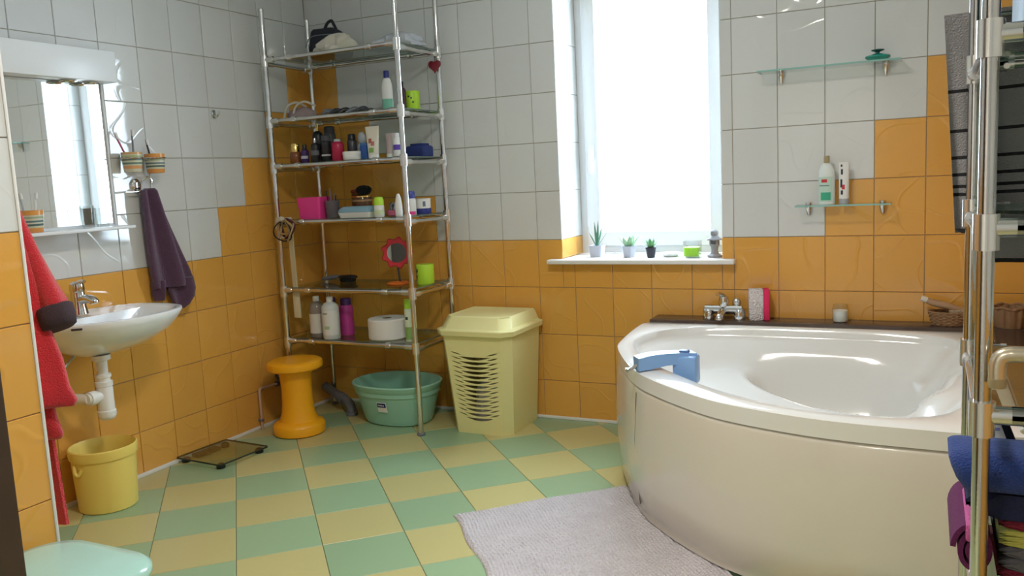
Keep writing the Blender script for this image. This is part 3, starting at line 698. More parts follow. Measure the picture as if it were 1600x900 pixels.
rack('chrome_shelf_rack', 'tall chrome tube rack with glass shelves in the corner left of the window', [(0.095, -0.465), (0.912, -0.471), (0.905, -0.075), (0.075, -0.075)], [2.19, 2.45, 2.45, 2.19], LV, 0.0135, 0.0105)
L1, L2, L3, L4, L5, L6 = [z+0.0006 for z in LV]

# top shelf
bg = thing('toiletry_bag', 'dark navy toiletry bag with loop handle on the top rack shelf', 'bag', (0.325, -0.20, L1), 0.1)
DKB = mat('navy_fabric', (0.018, 0.020, 0.032), 0.75, bump=('noise', 90, 0.4, 0.003))
def f(bm):
    rings = []
    for z, w_, d_, dx in ((0, 0.20, 0.12, 0), (0.01, 0.225, 0.135, 0), (0.06, 0.235, 0.13, 0.0), (0.11, 0.215, 0.10, -0.005), (0.145, 0.16, 0.065, -0.03), (0.158, 0.12, 0.035, -0.04)):
        rings.append(rrect(w_, d_, min(w_, d_)*0.38, z, 5, dx, 0))
    loft(bm, rings)
quick('body', DKB, bg, f)
quick('handle_loop', DKB, bg, lambda bm: tube(bm, spline([(-0.035, 0, 0.152), (-0.012, 0, 0.185), (0.012, 0, 0.195), (0.024, 0, 0.178), (0.04, 0, 0.145)]), 0.008, 8))
quick('zip', GREYP, bg, lambda bm: tube(bm, spline([(-0.115, -0.066, 0.06), (-0.09, -0.052, 0.112), (0.0, -0.048, 0.118), (0.08, -0.054, 0.105), (0.115, -0.066, 0.06)]), 0.003, 6))
def lump(bm, sx, sy, sz, seed, n=28, m=12, amp=0.16):
    rnd = random.Random(seed); ph = [rnd.uniform(0, 6.28) for _ in range(8)]; rings = []
    for j in range(m+1):
        t = j/m; e = max(0.02, math.sin(math.acos(max(-1, min(1, t)))) if t > 0.05 else 1.0)
        r = []
        for i in range(n):
            a = 2*PI*i/n
            k = 1 + amp*(math.sin(3*a+ph[0]+t*3) + 0.7*math.sin(5*a+ph[1]-t*5) + 0.5*math.sin(9*a+ph[2]+t*7))/1.6
            r.append((sx*e*k*math.cos(a), sy*e*k*math.sin(a), sz*t*(1+0.25*amp*math.sin(4*a+ph[3])*4*(1-t))))
        rings.append(r)
    loft(bm, rings)
CREAMC = mat('cream_cloth', (0.58, 0.55, 0.46), 0.9, bump=('noise', 50, 0.5, 0.006)); FILM = mat('crumpled_film', (0.55, 0.57, 0.62), 0.22, bump=('noise', 34, 1.0, 0.014))
c = thing('crumpled_cloth', 'crumpled cream cloth in front of the toiletry bag on top rack shelf', 'cloth', (0.505, -0.37, L1))
quick('heap', CREAMC, c, lambda bm: lump(bm, 0.10, 0.07, 0.092, 3, n=20, m=7, amp=0.34))
quick('flap', CREAMC, c, lambda bm: lump(bm, 0.075, 0.045, 0.05, 5, n=14, m=5, amp=0.34), loc=(-0.055, -0.02, 0.0))
c = thing('plastic_bag', 'crumpled translucent plastic bag at right end of top rack shelf', 'bag', (0.775, -0.23, L1))
quick('heap', FILM, c, lambda bm: lump(bm, 0.135, 0.11, 0.082, 9, amp=0.24))
quick('fold', FILM, c, lambda bm: lump(bm, 0.06, 0.07, 0.052, 12, amp=0.25), loc=(-0.115, -0.02, 0))
# second shelf
hb = thing('strapped_cloth_bundle', 'beige and mauve bundle of cloth with pale straps on second rack shelf', 'clothing', (0.20, -0.32, L2))
quick('bundle', mat('mauve_cloth', (0.32, 0.24, 0.24), 0.9, bump=('noise', 60, 0.5, 0.004)), hb, lambda bm: lump(bm, 0.085, 0.07, 0.062, 21))
for s in (0, 1): quick('strap', CREAMC, hb, lambda bm: tube(bm, spline([(-0.08+0.06*s, -0.06, 0.004), (-0.065+0.06*s, -0.05, 0.06), (-0.02+0.06*s, -0.03, 0.085), (0.025+0.06*s, 0.0, 0.06)]), 0.006, 6))
hb = thing('hair_clip_heap', 'flat heap of dark hair clips on second rack shelf', 'hair clips', (0.40, -0.31, L2))
for i in range(5): quick('clip', (GREYP, DKG, BLK)[i % 3], hb, lambda bm: tube(bm, spline([(-0.06+0.05*i, -0.03, 0.008), (-0.03+0.05*i, -0.02+0.01*i, 0.028), (0.03+0.045*i, 0.02, 0.010)]), lambda t: 0.006+0.007*math.sin(PI*t), 8))
tag(quick('bead_bracelet', DKG, None, lambda bm: tube(bm, spline([(0.045*math.cos(a*PI/5), 0.026*math.sin(a*PI/5), 0.009+0.006*(a % 2)) for a in range(10)], 4, True), lambda t: 0.0075, 8, closed=True), loc=(0.615, -0.33, L2)), 'dark beaded bracelet lying on second rack shelf', 'bracelet')
bottle('lotion_bottle', 'tall white bottle with dark blue cap and green base on second rack shelf', 'bottle', (0.735, -0.31, L2), 0.030, 0.165, WHT, NAVY, 0.014, 0.035, neck=0.014, sh=0.05, sy=0.7, lab=P('seafoam_label', (0.18, 0.48, 0.36)), labz=(0.03, 0.36))
bottle('dark_bottle', 'dark slender bottle behind the tall white bottle on second rack shelf', 'bottle', (0.775, -0.24, L2), 0.022, 0.12, P('maroon_dark', (0.06, 0.02, 0.03)), BLK, 0.012, 0.03, sh=0.02)
lt = tub('lime_tub', 'lime green tub with tiny dark print on second rack shelf', 'tub', (0.79, -0.17, L2), 0.042, 0.092, LIME, LIME, 0.012)
for a, z in ((-80, 0.074), (-62, 0.066), (-50, 0.045)): quick('print', BLK_P, lt, curved(0.042, 1, a-6, a+6, z-0.004, z+0.004, 1.02, 3))
def heart_prof(s):
    return [(s*0.0625*16*math.sin(a)**3/1.0, s*0.0625*(13*math.cos(a)-5*math.cos(2*a)-2*math.cos(3*a)-math.cos(4*a))) for a in [2*PI*i/36 for i in range(36)]]
ht = thing('heart_ornament', 'dark red heart ornament hanging at the rack pole near the top', 'ornament', (0.905, -0.114, 1.858))
quick('heart', P('dark_red_lacquer', (0.20, 0.012, 0.025), 0.35), ht, lambda bm: loft(bm, [[(x*k, d, y*k) for x, y in heart_prof(0.036)] for k, d in ((0.75, -0.009), (1.0, -0.004), (1.0, 0.004), (0.75, 0.009))]))
quick('cord', DKG, ht, lambda bm: tube(bm, spline([(0, 0, 0.018), (0.0, 0.006, 0.05), (0.0, 0.020, 0.062)]), 0.002, 6))
# third shelf
bottle('perfume_bottle', 'squat amber perfume bottle with ribbed gold cap on third rack shelf', 'bottle', (0.207, -0.415, L3), 0.030, 0.060, AMBER, GOLD, 0.024, 0.042, neck=0.022, sh=0.008)
bottle('violet_bottle', 'small violet bottle with dark cap next to the gold capped perfume', 'bottle', (0.268, -0.415, L3), 0.021, 0.070, VIO, BLK, 0.012, 0.024, sh=0.012, lab=P('pale_label', (0.5, 0.5, 0.6)), labz=(0.3, 0.5))
bottle('tall_black_bottle', 'tallest black bottle with gold tip at the back of third rack shelf', 'bottle', (0.285, -0.32, L3), 0.030, 0.165, BLK, GOLD, 0.007, 0.035, neck=0.012, sh=0.03)
bottle('tall_black_can', 'tall matt black aerosol behind the black bottles on third rack shelf', 'can', (0.355, -0.31, L3), 0.033, 0.15, DKG, BLK, 0.028, 0.035, neck=0.027, sh=0.015)
bottle('black_spray_bottle', 'slim black bottle with silver collar at front of third rack shelf', 'bottle', (0.342, -0.42, L3), 0.025, 0.098, BLK, CHROME, 0.008, 0.024, sh=0.02, lab=P('dim_label', (0.12, 0.12, 0.14)), labz=(0.35, 0.6))
bottle('black_deodorant', 'black deodorant with pale line beside the slim black bottle', 'bottle', (0.402, -0.405, L3), 0.027, 0.105, BLK, DKG, 0.025, 0.028, neck=0.024, sh=0.005, lab=P('pale_line', (0.5, 0.5, 0.52)), labz=(0.26, 0.34))
bottle('crimson_can', 'crimson rounded can on third rack shelf', 'can', (0.470, -0.40, L3), 0.032, 0.098, CRIM, GRYB, 0.018, 0.012, neck=0.017, sh=0.022)
bottle('charcoal_bottle', 'charcoal bottle behind the white tub on third rack shelf', 'bottle', (0.510, -0.33, L3), 0.026, 0.105, DKG, BLK, 0.02, 0.03, neck=0.018, sh=0.01)
tub('white_cream_tub', 'low white cream tub at the front edge of third rack shelf', 'tub', (0.566, -0.41, L3), 0.048, 0.026, WHT, WHT, 0.016)
bottle('grey_ribbed_bottle', 'pale grey bottle with waisted cap behind the low white tub', 'bottle', (0.567, -0.32, L3), 0.024, 0.085, GRYB, GRYB, 0.02, 0.055, neck=0.014, sh=0.02, caprings=[(0.014, 0.084), (0.022, 0.095), (0.021, 0.118), (0.013, 0.138), (0.006, 0.142)])
bottle('blue_can', 'short blue can beside the low white tub', 'can', (0.627, -0.38, L3), 0.028, 0.070, BLU, P('blue_lid', (0.05, 0.16, 0.42)), 0.027, 0.012, neck=0.026, sh=0.004)
squeeze_tube('hand_cream_tube', 'cream coloured tube printed with red flowers on third rack shelf', 'tube', (0.700, -0.415, L3), 0.078, 0.158, P('ivory_plastic', (0.70, 0.66, 0.56)), WHT, 0.027, 0.018, 0.12,
    art=[(-0.018, 0.0, 0.075, 0.098, P('rust_flower', (0.36, 0.10, 0.07), 0.5)), (-0.004, 0.014, 0.062, 0.084, P('rose_flower', (0.46, 0.16, 0.16), 0.5)), (-0.015, 0.012, 0.028, 0.052, GRN2)])
squeeze_tube('pale_tube', 'slim pale pink tube behind the flowered tube on third rack shelf', 'tube', (0.745, -0.34, L3), 0.040, 0.122, P('pale_rose', (0.58, 0.46, 0.46)), WHT, 0.016, 0.02)
squeeze_tube('white_tube', 'plain whitish tube next to the slim pale pink tube', 'tube', (0.795, -0.36, L3), 0.044, 0.122, P('foggy_white', (0.62, 0.62, 0.64)), WHT, 0.017, 0.02)
bottle('purple_band_bottle', 'white bottle with purple band beside the front right rack pole', 'bottle', (0.840, -0.41, L3), 0.020, 0.096, WHT, WHT, 0.012, 0.02, neck=0.012, sh=0.025, lab=P('purple_label', (0.12, 0.06, 0.42)), labz=(0.35, 0.62))
nb = thing('navy_case', 'flat navy case at right end of third rack shelf', 'case', (0.835, -0.20, L3), -0.06)
quick('case_body', P('navy_case_fabric', (0.018, 0.035, 0.16), 0.7, bump=('noise', 80, 0.3, 0.003)), nb, lambda bm: loft(bm, [rrect(0.115, 0.09, 0.012, 0), rrect(0.12, 0.095, 0.014, 0.006), rrect(0.12, 0.095, 0.014, 0.048), rrect(0.108, 0.084, 0.02, 0.056)]))
quick('case_flap', P('navy_case_fabric', (0,0,0)), nb, lambda bm: box(bm, -0.03, 0.045, -0.04, 0.03, 0.055, 0.068, 0.005))
# fourth shelf
pk = thing('pink_basket', 'hot pink open square pot on fourth rack shelf', 'pot', (0.275, -0.375, L4), 0.05)
quick('pot', PINK, pk, lambda bm: loft(bm, [rrect(0.128, 0.11, 0.012, 0), rrect(0.148, 0.125, 0.014, 0.112), rrect(0.140, 0.117, 0.012, 0.112), rrect(0.120, 0.10, 0.010, 0.004)]))
mp = thing('mesh_pencil_cup', 'grey mesh cup of thin brushes beside the pink pot', 'cup', (0.385, -0.37, L4))
quick('cup', P('smoke_mesh', (0.13, 0.11, 0.13), 0.4), mp, lambda bm: lathe(bm, [(0.032, 0), (0.034, 0.003), (0.038, 0.090), (0.035, 0.090), (0.031, 0.005)], 0, 0, 20))
for i in range(4): quick('brush_stick', (BLK, GREYP)[i % 2], mp, lambda bm: tube(bm, [(0.012*math.cos(i*1.7), 0.012*math.sin(i*1.7), 0.01), (0.028*math.cos(i*1.7), 0.028*math.sin(i*1.7), 0.118+0.012*i)], 0.003, 6))
bj = tub('brown_jar', 'brown banded jar behind the blue box on fourth rack shelf', 'jar', (0.470, -0.22, L4), 0.052, 0.10, BRN, GOLD, 0.008)
quick('band', P('tan_band', (0.40, 0.24, 0.10)), bj, lambda bm: lathe(bm, [(0.0525, 0.076), (0.053, 0.078), (0.053, 0.084), (0.0525, 0.086)], 0, 0, 24))
bz = thing('round_brush', 'round black bristle brush lying on the brown jar', 'brush', (0.485, -0.22, L4+0.1092), 0.3)
quick('head', mat('black_bristle', (0.012, 0.012, 0.014), 0.9, bump=('cell', 150, 1.0, 0.01)), bz, lambda bm: lathe(bm, [(0.012, 0.0), (0.032, 0.008), (0.043, 0.024), (0.042, 0.036), (0.028, 0.048), (0.006, 0.053)], 0, 0, 20))
quick('grip', BRN, bz, lambda bm: tube(bm, [(-0.03, 0, 0.012), (-0.048, 0, 0.010)], 0.009, 8))
kb = thing('scrunchie', 'rust red scrunchie next to the round brush on the jar', 'scrunchie', (0.405, -0.165, L4)); 
quick('ruffle', P('rust_cloth', (0.26, 0.05, 0.025), 0.9), kb, lambda bm: tube(bm, [((0.03+0.003*(i % 2))*math.cos(i*PI/16), 0.02*math.sin(i*PI/16), 0.118+(0.03+0.003*(i % 2))*math.sin(i*PI/16)*0+0.012) for i in range(32)], 0.011, 8, closed=True))
quick('card', P('brown_card', (0.16, 0.07, 0.03), 0.8), kb, lambda bm: box(bm, -0.03, 0.03, -0.02, 0.02, 0, 0.119, 0.003))
bb = thing('blue_lid_box', 'flat white box with dusty blue lid on fourth rack shelf', 'box', (0.565, -0.375, L4))
quick('tray', WHT, bb, lambda bm: loft(bm, [rrect(0.185, 0.115, 0.015, 0), rrect(0.205, 0.13, 0.018, 0.026), rrect(0.200, 0.125, 0.018, 0.028)]))
quick('lid', P('dusty_blue', (0.22, 0.38, 0.48)), bb, lambda bm: loft(bm, [rrect(0.205, 0.13, 0.018, 0.028), rrect(0.20, 0.125, 0.018, 0.040), rrect(0.17, 0.10, 0.02, 0.056)]))
bottle('roll_on', 'white roll-on with bright green cap on fourth rack shelf', 'bottle', (0.710, -0.415, L4), 0.026, 0.060, WHT, LIME, 0.025, 0.040, neck=0.024, sh=0.004, lab=P('pale_lime_label', (0.62, 0.72, 0.45)), labz=(0.2, 0.6), caprings=[(0.026, 0.059), (0.026, 0.085), (0.021, 0.098), (0.008, 0.102)])
pc = thing('pink_dish', 'rose dish full of dark trinkets on fourth rack shelf', 'dish', (0.755, -0.34, L4))
quick('dish', P('rose_plastic', (0.55, 0.13, 0.24)), pc, lambda bm: lathe(bm, [(0.03, 0), (0.04, 0.004), (0.046, 0.030), (0.043, 0.030), (0.036, 0.008)], 0, 0, 20))
for i in range(7): quick('trinket', (DKG, GREYP, GRYB)[i % 3], pc, lambda bm: tube(bm, spline([(0.022*math.cos(i), 0.022*math.sin(i), 0.012), (0.028*math.cos(i+.3), 0.028*math.sin(i+.3), 0.046), (0.014*math.cos(i+1), 0.014*math.sin(i+1), 0.064), (0.02*math.cos(i+2), 0.02*math.sin(i+2), 0.03)]), 0.005, 6))
bottle('nozzle_bottle', 'white bottle tapering to a point beside the front rack pole', 'bottle', (0.835, -0.425, L4), 0.019, 0.112, WHT, None, neck=0.006, sh=0.085)
bottle('blue_cap_bottle', 'white bottle with royal blue cap and pink base behind the rack pole', 'bottle', (0.835, -0.31, L4), 0.026, 0.085, WHT, P('royal_blue', (0.05, 0.07, 0.36)), 0.021, 0.036, neck=0.02, sh=0.012, lab=PINK, labz=(0.02, 0.22))
for i, (x, y, l) in enumerate([(0.845, -0.20, 'white jar with navy base standing in front on fourth rack shelf, left of two'), (0.845, -0.12, '')][:1]):
    nj = tub('navy_base_jar', 'white rounded jar with navy base at right end of fourth rack shelf', 'jar', (0.862, -0.24, L4), 0.040, 0.076, WHT, WHT, 0.004)
    quick('base_band', NAVY, nj, lambda bm: lathe(bm, [(0.0405, 0.001), (0.0412, 0.003), (0.0412, 0.028), (0.0405, 0.030)], 0, 0, 24))
    quick('text_patch', P('slate_print', (0.15, 0.17, 0.26)), nj, curved(0.040, 1.0, -150, -125, 0.04, 0.064, 1.02)); quick('text_patch', P('slate_print', (0,0,0)), nj, curved(0.040, 1.0, -60, -40, 0.04, 0.066, 1.02))
# hair bands on the front left pole
for i, (r, c_, m_, dz, lab) in enumerate([(0.056, (0.175, -0.492), P('straw_band', (0.44, 0.33, 0.17), 0.8), 0, 'widest straw coloured hair band in the bunch on the rack pole'),
        (0.050, (0.182, -0.502), P('maroon_band', (0.07, 0.012, 0.02), 0.7), 0.004, 'thick maroon hair band in the bunch hanging at the rack pole'),
        (0.045, (0.190, -0.512), P('beige_band', (0.50, 0.40, 0.26), 0.8), -0.004, 'beige hair band in the middle of the bunch on the rack pole'),
        (0.040, (0.178, -0.484), P('honey_band', (0.40, 0.24, 0.08), 0.8), 0.006, 'smallest honey coloured hair band in the bunch on the rack pole'),
        (0.053, (0.187, -0.522), P('black_band', (0.02, 0.012, 0.012), 0.6), -0.008, 'thin black hair band at the front of the bunch on the rack pole')]):
    o = quick('hair_band', m_, None, lambda bm: tube(bm, [(r*math.cos(a*PI/20), 0.012*math.sin(a*PI/10+i), r*math.sin(a*PI/20)-r) for a in range(40)], (0.004, 0.007, 0.0045, 0.005, 0.0035)[i], 8, closed=True), loc=(0.172+0.002*i, -0.488-0.008*i, 1.106+dz), rot=(0.06*(i-2), 0.1*(i-2), 0.12*(i-2)-0.1))
    tag(o, lab, 'hair band', 'hair bands hung at the rack pole')
pg = thing('band_peg', 'pale peg clamped on the rack tube carrying the hair bands', 'peg', (0.178, -0.49, 1.112))
quick('peg', CREAMC, pg, lambda bm: [tube(bm, [(0, 0.03, 0.0), (0, -0.045, 0.0)], 0.007, 10), lathe(bm, [(0.006, -0.012), (0.016, -0.004), (0.016, 0.008), (0.006, 0.014)], 0, -0.045, 12)])
cs = thing('cream_strap', 'long cream strap hanging inside the rack from the fourth shelf tube', 'strap', (0.152, -0.435, 0))
quick('strap', P('cream_webbing', (0.62, 0.53, 0.33), 0.8), cs, lambda bm: [loft(bm, [[(dx-0.015*wf, -0.003, z), (dx+0.015*wf, -0.005, z), (dx+0.015*wf, 0.003, z), (dx-0.015*wf, 0.005, z)] for dx, wf, z in ((-0.004, 0.9, 1.085), (-0.004, 1, 0.95), (-0.002, 0.95, 0.80), (0, 0.95, 0.72))])])
quick('strap_end', P('cream_plastic', (0.70, 0.62, 0.42), 0.6), cs, lambda bm: box(bm, -0.021, 0.021, -0.007, 0.007, 0.575, 0.725, 0.004))
# fifth shelf
hb = thing('hairbrush', 'black paddle hairbrush lying on fifth rack shelf', 'brush', (0.27, -0.2, L5), 0.06)
quick('paddle', BLK, hb, lambda bm: loft(bm, [[(0.05+0.062*k*math.cos(a*PI/12), 0.034*k*math.sin(a*PI/12), z) for a in range(24)] for k, z in ((0.85, 0.018), (1, 0.022), (1, 0.030), (0.8, 0.036))]))
quick('bristles', mat('black_bristle', (0,0,0)), hb, lambda bm: loft(bm, [[(0.05+0.05*k*math.cos(a*PI/12), 0.028*k*math.sin(a*PI/12), z) for a in range(24)] for k, z in ((0.9, 0.0), (1, 0.006), (1, 0.019))]))
quick('handle', GREYP, hb, lambda bm: tube(bm, spline([(-0.005, 0, 0.028), (-0.05, 0, 0.024), (-0.115, 0, 0.014)]), lambda t: 0.009+0.004*math.sin(t*PI), 10))
fm = thing('flower_mirror', 'red flower shaped mirror on a stand on fifth rack shelf', 'mirror', (0.690, -0.25, L5), 0.45)
fm.scale = (1.12, 1.12, 1.12)
REDP = P('coral_red_plastic', (0.62, 0.03, 0.05), 0.4)
def pet(k, d): return [(0.070*k*(1+0.09*math.cos(9*2*PI*i/90))*math.cos(2*PI*i/90), d, 0.146+0.070*k*(1+0.09*math.cos(9*2*PI*i/90))*math.sin(2*PI*i/90)) for i in range(90)]
quick('petals', REDP, fm, lambda bm: loft(bm, [pet(0.9, 0.007), pet(1, 0.004), pet(1, -0.002), pet(0.94, -0.007)]))
quick('mirror_disc', MIRROR, fm, lambda bm: loft(bm, [[(0.046*math.cos(a*PI/18), d, 0.146+0.046*math.sin(a*PI/18)) for a in range(36)] for d in (-0.007, -0.0085)]))
quick('stem', DKG, fm, lambda bm: tube(bm, [(0, 0, 0.078), (0.006, 0, 0.008)], 0.005, 8))
quick('base', P('orange_red_plastic', (0.80, 0.18, 0.03), 0.4), fm, lambda bm: lathe(bm, [(0.056, 0), (0.058, 0.004), (0.05, 0.008), (0.01, 0.011)], 0, 0, 28))
lc = tub('lime_cup', 'lime green cup with black blossom print on fifth rack shelf', 'cup', (0.850, -0.24, L5), 0.046, 0.102, LIME, None)
for a, z, s in ((-150, 0.045, 12), (-138, 0.062, 9), (-128, 0.040, 9), (-120, 0.072, 8), (-145, 0.072, 7), (-136, 0.026, 7)):
    quick('print', BLK_P, lc, curved(0.046, 1, a-s, a+s, z-0.008, z+0.008, 1.02, 4))
# bottom shelf
bottle('conditioner_bottle', 'clear grey bottle with white cap and paper label at left of bottom rack shelf', 'bottle', (0.240, -0.385, L6), 0.041, 0.195, P('smoky_plastic', (0.26, 0.22, 0.20), 0.15), WHT, 0.017, 0.026, neck=0.016, sh=0.05, lab=P('paper_label', (0.66, 0.65, 0.62), 0.6), labz=(0.12, 0.66))
cb = bottle('body_wash_bottle', 'white bottle with white cap, right of the clear bottle on bottom rack shelf', 'bottle', (0.355, -0.415, L6), 0.046, 0.198, P('greyish_white', (0.60, 0.62, 0.62)), WHT, 0.017, 0.026, neck=0.016, sh=0.035, lab=P('paper_label2', (0.70, 0.70, 0.69), 0.6), labz=(0.12, 0.78))
quick('print', P('grey_print', (0,0,0)), cb, curved(0.046, 1, -115, -75, 0.135, 0.142, 1.02)); quick('print', P('pale_green_print', (0.35, 0.48, 0.30)), cb, curved(0.046, 1, -100, -65, 0.055, 0.072, 1.02))
bottle('pink_bottle', 'magenta bottle with purple cap behind the white bottle on bottom rack shelf', 'bottle', (0.372, -0.30, L6), 0.038, 0.165, P('magenta_plastic', (0.52, 0.05, 0.30)), P('dark_purple', (0.06, 0.02, 0.12)), 0.03, 0.035, neck=0.028, sh=0.02)
bottle('purple_bottle', 'dark purple topped bottle between the two white capped bottles', 'bottle', (0.27, -0.295, L6), 0.032, 0.165, P('plum_plastic', (0.10, 0.03, 0.10)), P('dark_purple', (0,0,0)), 0.026, 0.035, neck=0.024, sh=0.02)
tp = thing('toilet_roll', 'jumbo white toilet paper roll lying flat on bottom rack shelf', 'toilet paper', (0.655, -0.33, L6))
PAPER = mat('tissue_paper', (0.78, 0.75, 0.72), 0.95, bump=('noise', 80, 0.3, 0.002))
quick('paper', PAPER, tp, lambda bm: lathe(bm, [(0.024, 0.104), (0.024, 0.0), (0.098, 0.0), (0.102, 0.005), (0.102, 0.10), (0.098, 0.105), (0.03, 0.106), (0.024, 0.104)], 0, 0, 40, cap0=False, cap1=False))
quick('core', P('cardboard', (0.30, 0.22, 0.15), 0.9), tp, lambda bm: lathe(bm, [(0.0235, 0.002), (0.0235, 0.105), (0.021, 0.105), (0.021, 0.002)], 0, 0, 24, cap0=False, cap1=False))
sc_ = bottle('air_freshener', 'slim green and white spray can beside the front right rack pole', 'can', (0.838, -0.405, L6), 0.021, 0.172, P('pale_can', (0.62, 0.70, 0.52)), P('bright_lime', (0.40, 0.72, 0.05)), 0.020, 0.045, neck=0.019, sh=0.006, lab=P('leafy_label', (0.25, 0.42, 0.12), vary=0.6), labz=(0.08, 0.45))
quick('print', BLK_P, sc_, curved(0.021, 1, -110, -70, 0.115, 0.13, 1.03, 4))

# ------------------------------------------------------------------ on the floor, left to centre
st = thing('plastic_stool', 'orange plastic spool shaped stool in front of the rack', 'stool', (0.254, -0.612, 0))
quick('column', OPLAST, st, lambda bm: lathe(bm, [(0.1225, 0), (0.1327, 0.006), (0.1343, 0.045), (0.1248, 0.060), (0.0988, 0.072), (0.0853, 0.11), (0.0790, 0.17), (0.0774, 0.24), (0.0822, 0.31), (0.0932, 0.345)], 0, 0, 40))
quick('seat', OPLAST, st, lambda bm: lathe(bm, [(0.0932, 0.338), (0.1304, 0.340), (0.1406, 0.348), (0.1438, 0.365), (0.1406, 0.380), (0.1264, 0.388), (0.0790, 0.386), (0.0158, 0.385)], 0, 0, 40))
ba = thing('wash_basin_tub', 'mint green plastic wash tub on the floor under the rack', 'tub', (0.645, -0.262, 0), -0.05)
ba.scale = (0.92, 0.95, 0.98)
def oval(z, rx, ry, n=44): return [(rx*math.copysign(abs(math.cos(2*PI*i/n))**0.85, math.cos(2*PI*i/n)), ry*math.copysign(abs(math.sin(2*PI*i/n))**0.85, math.sin(2*PI*i/n)), z) for i in range(n)]
quick('bowl', MINT, ba, lambda bm: loft(bm, [oval(0, 0.185, 0.125), oval(0.006, 0.20, 0.138), oval(0.03, 0.212, 0.148), oval(0.165, 0.248, 0.182), oval(0.168, 0.256, 0.190), oval(0.19, 0.258, 0.192), oval(0.193, 0.262, 0.196), oval(0.222, 0.272, 0.206), oval(0.228, 0.268, 0.202), oval(0.226, 0.258, 0.19), oval(0.16, 0.240, 0.174), oval(0.03, 0.204, 0.14), oval(0.012, 0.19, 0.125)]))
stk = quick('sticker', P('sticker_white', (0.80, 0.80, 0.78), 0.5), ba, lambda bm: loft(bm, [[(x, -(0.142+(z-0.03)*0.252+0.011) * math.sqrt(max(0, 1-(x/(0.215+z*0.26))**2)) - 0.004, z) for x in (-0.012, 0.008, 0.028, 0.051)] for z in (0.088, 0.145)], False, False, closed=False))
quick('sticker_print', P('sticker_navy', (0.015, 0.03, 0.16), 0.5), stk, lambda bm: loft(bm, [[(x, -(0.142+(z-0.03)*0.252+0.011) * math.sqrt(max(0, 1-(x/(0.215+z*0.26))**2)) - 0.0055, z) for x in (-0.009, 0.01, 0.028, 0.047)] for z in (0.116, 0.140)], False, False, closed=False))
quick('sticker_lettering', P('sticker_white', (0,0,0)), stk, lambda bm: [loft(bm, [[(x, -(0.142+(z-0.03)*0.252+0.011) * math.sqrt(max(0, 1-(x/(0.215+z*0.26))**2)) - 0.0065, z) for x in (x0, x0+0.006)] for z in (0.123, 0.131)], False, False, closed=False) for x0 in (0.000, 0.010, 0.020, 0.030)])
# hamper
ham = thing('laundry_hamper', 'tall pale yellow plastic laundry hamper with slotted front under the window', 'laundry basket', (1.200, -0.06, 0), -0.01)
HB, HT, HH = 0.163, 0.197, 0.505
def hx(z): return HB + (HT-HB)*z/HH
def hyf(z): return -0.305 - 0.035*z/HH
def hamper_shell(bm):   # sides, back and bottom, thin walled, open at the front panel
    cut = 0.045
    def ring(z, o): return [(-hx(z)+o, hyf(z)+cut, z), (-hx(z)+o, 0.02-o, z), (hx(z)-o, 0.02-o, z), (hx(z)-o, hyf(z)+cut, z)]
    outer_ = [ring(z, 0) for z in (0.0, 0.25, HH)]; inn = [ring(z, 0.004) for z in (HH, 0.25, 0.006)]
    loft(bm, outer_+inn, False, False, closed=False)
    loft(bm, [[(-hx(z), hyf(z)+cut, z) for z in (0, HH)], [(-hx(z)+cut*0.8, hyf(z), z) for z in (0, HH)]], False, False, closed=False)
    loft(bm, [[(hx(z), hyf(z)+cut, z) for z in (0, HH)], [(hx(z)-cut*0.8, hyf(z), z) for z in (0, HH)]], False, False, closed=False)
    z = 0.004
    bm.faces.new([bm.verts.new(p) for p in [(-hx(z), hyf(z)+cut, z), (-hx(z), 0.018, z), (hx(z), 0.018, z), (hx(z), hyf(z)+cut, z), (hx(z)-cut*0.8, hyf(z), z), (-hx(z)+cut*0.8, hyf(z), z)]])
quick('shell', YPLAST, ham, hamper_shell)
def hamper_front(bm):
    nb, nu = 14, 36; cut = 0.036
    zlo, zhi = 0.075, 0.415; step = (zhi-zlo)/nb
    def halfgap(u, i):
        c = 0.0078*(1-(u/0.58)**2) if abs(u) < 0.58 else 0
        s = 0.0036*math.sin(PI*(abs(u)-0.45)/0.42) if 0.45 < abs(u) < 0.87 else 0
        return max(c, 0), max(s, 0)
    def pt(u, z):
        return (u*(hx(z)-cut), hyf(z)-0.0005, z)
    us_ = [-1.25+2.5*i/ (nu*2) for i in range(nu*2+1)]
    us_ = [max(-1, min(1, u)) for u in us_]; us_ = sorted(set(us_))
    sag = lambda u: 0.030*(u*u) if abs(u) < 0.9 else 0.030*0.81
    lines = [[pt(u, 0.0) for u in us_]]
    for i in range(nb):
        zc = zlo + i*step
        for which, off in ((0, 0.0), (1, 0.5*step)):
            lines.append([pt(u, zc + off + sag(u) - halfgap(u, i)[which]) for u in us_])
            lines.append([pt(u, zc + off + sag(u) + halfgap(u, i)[which]) for u in us_])
    lines.append([pt(u, HH) for u in us_])
    V = [[bm.verts.new(p) for p in l] for l in lines]
    for k in range(len(lines)-1):
        gap = (k % 2 == 1) and k < 4*nb
        if gap: continue
        for j in range(len(us_)-1): bm.faces.new((V[k][j], V[k][j+1], V[k+1][j+1], V[k+1][j]))
    bmesh.ops.remove_doubles(bm, verts=bm.verts[:], dist=0.0005)
    r = bmesh.ops.extrude_face_region(bm, geom=bm.faces[:])
    for v in [g for g in r['geom'] if isinstance(g, bmesh.types.BMVert)]: v.co.y += 0.004
quick('slotted_front', YPLAST, ham, hamper_front, angle=30)
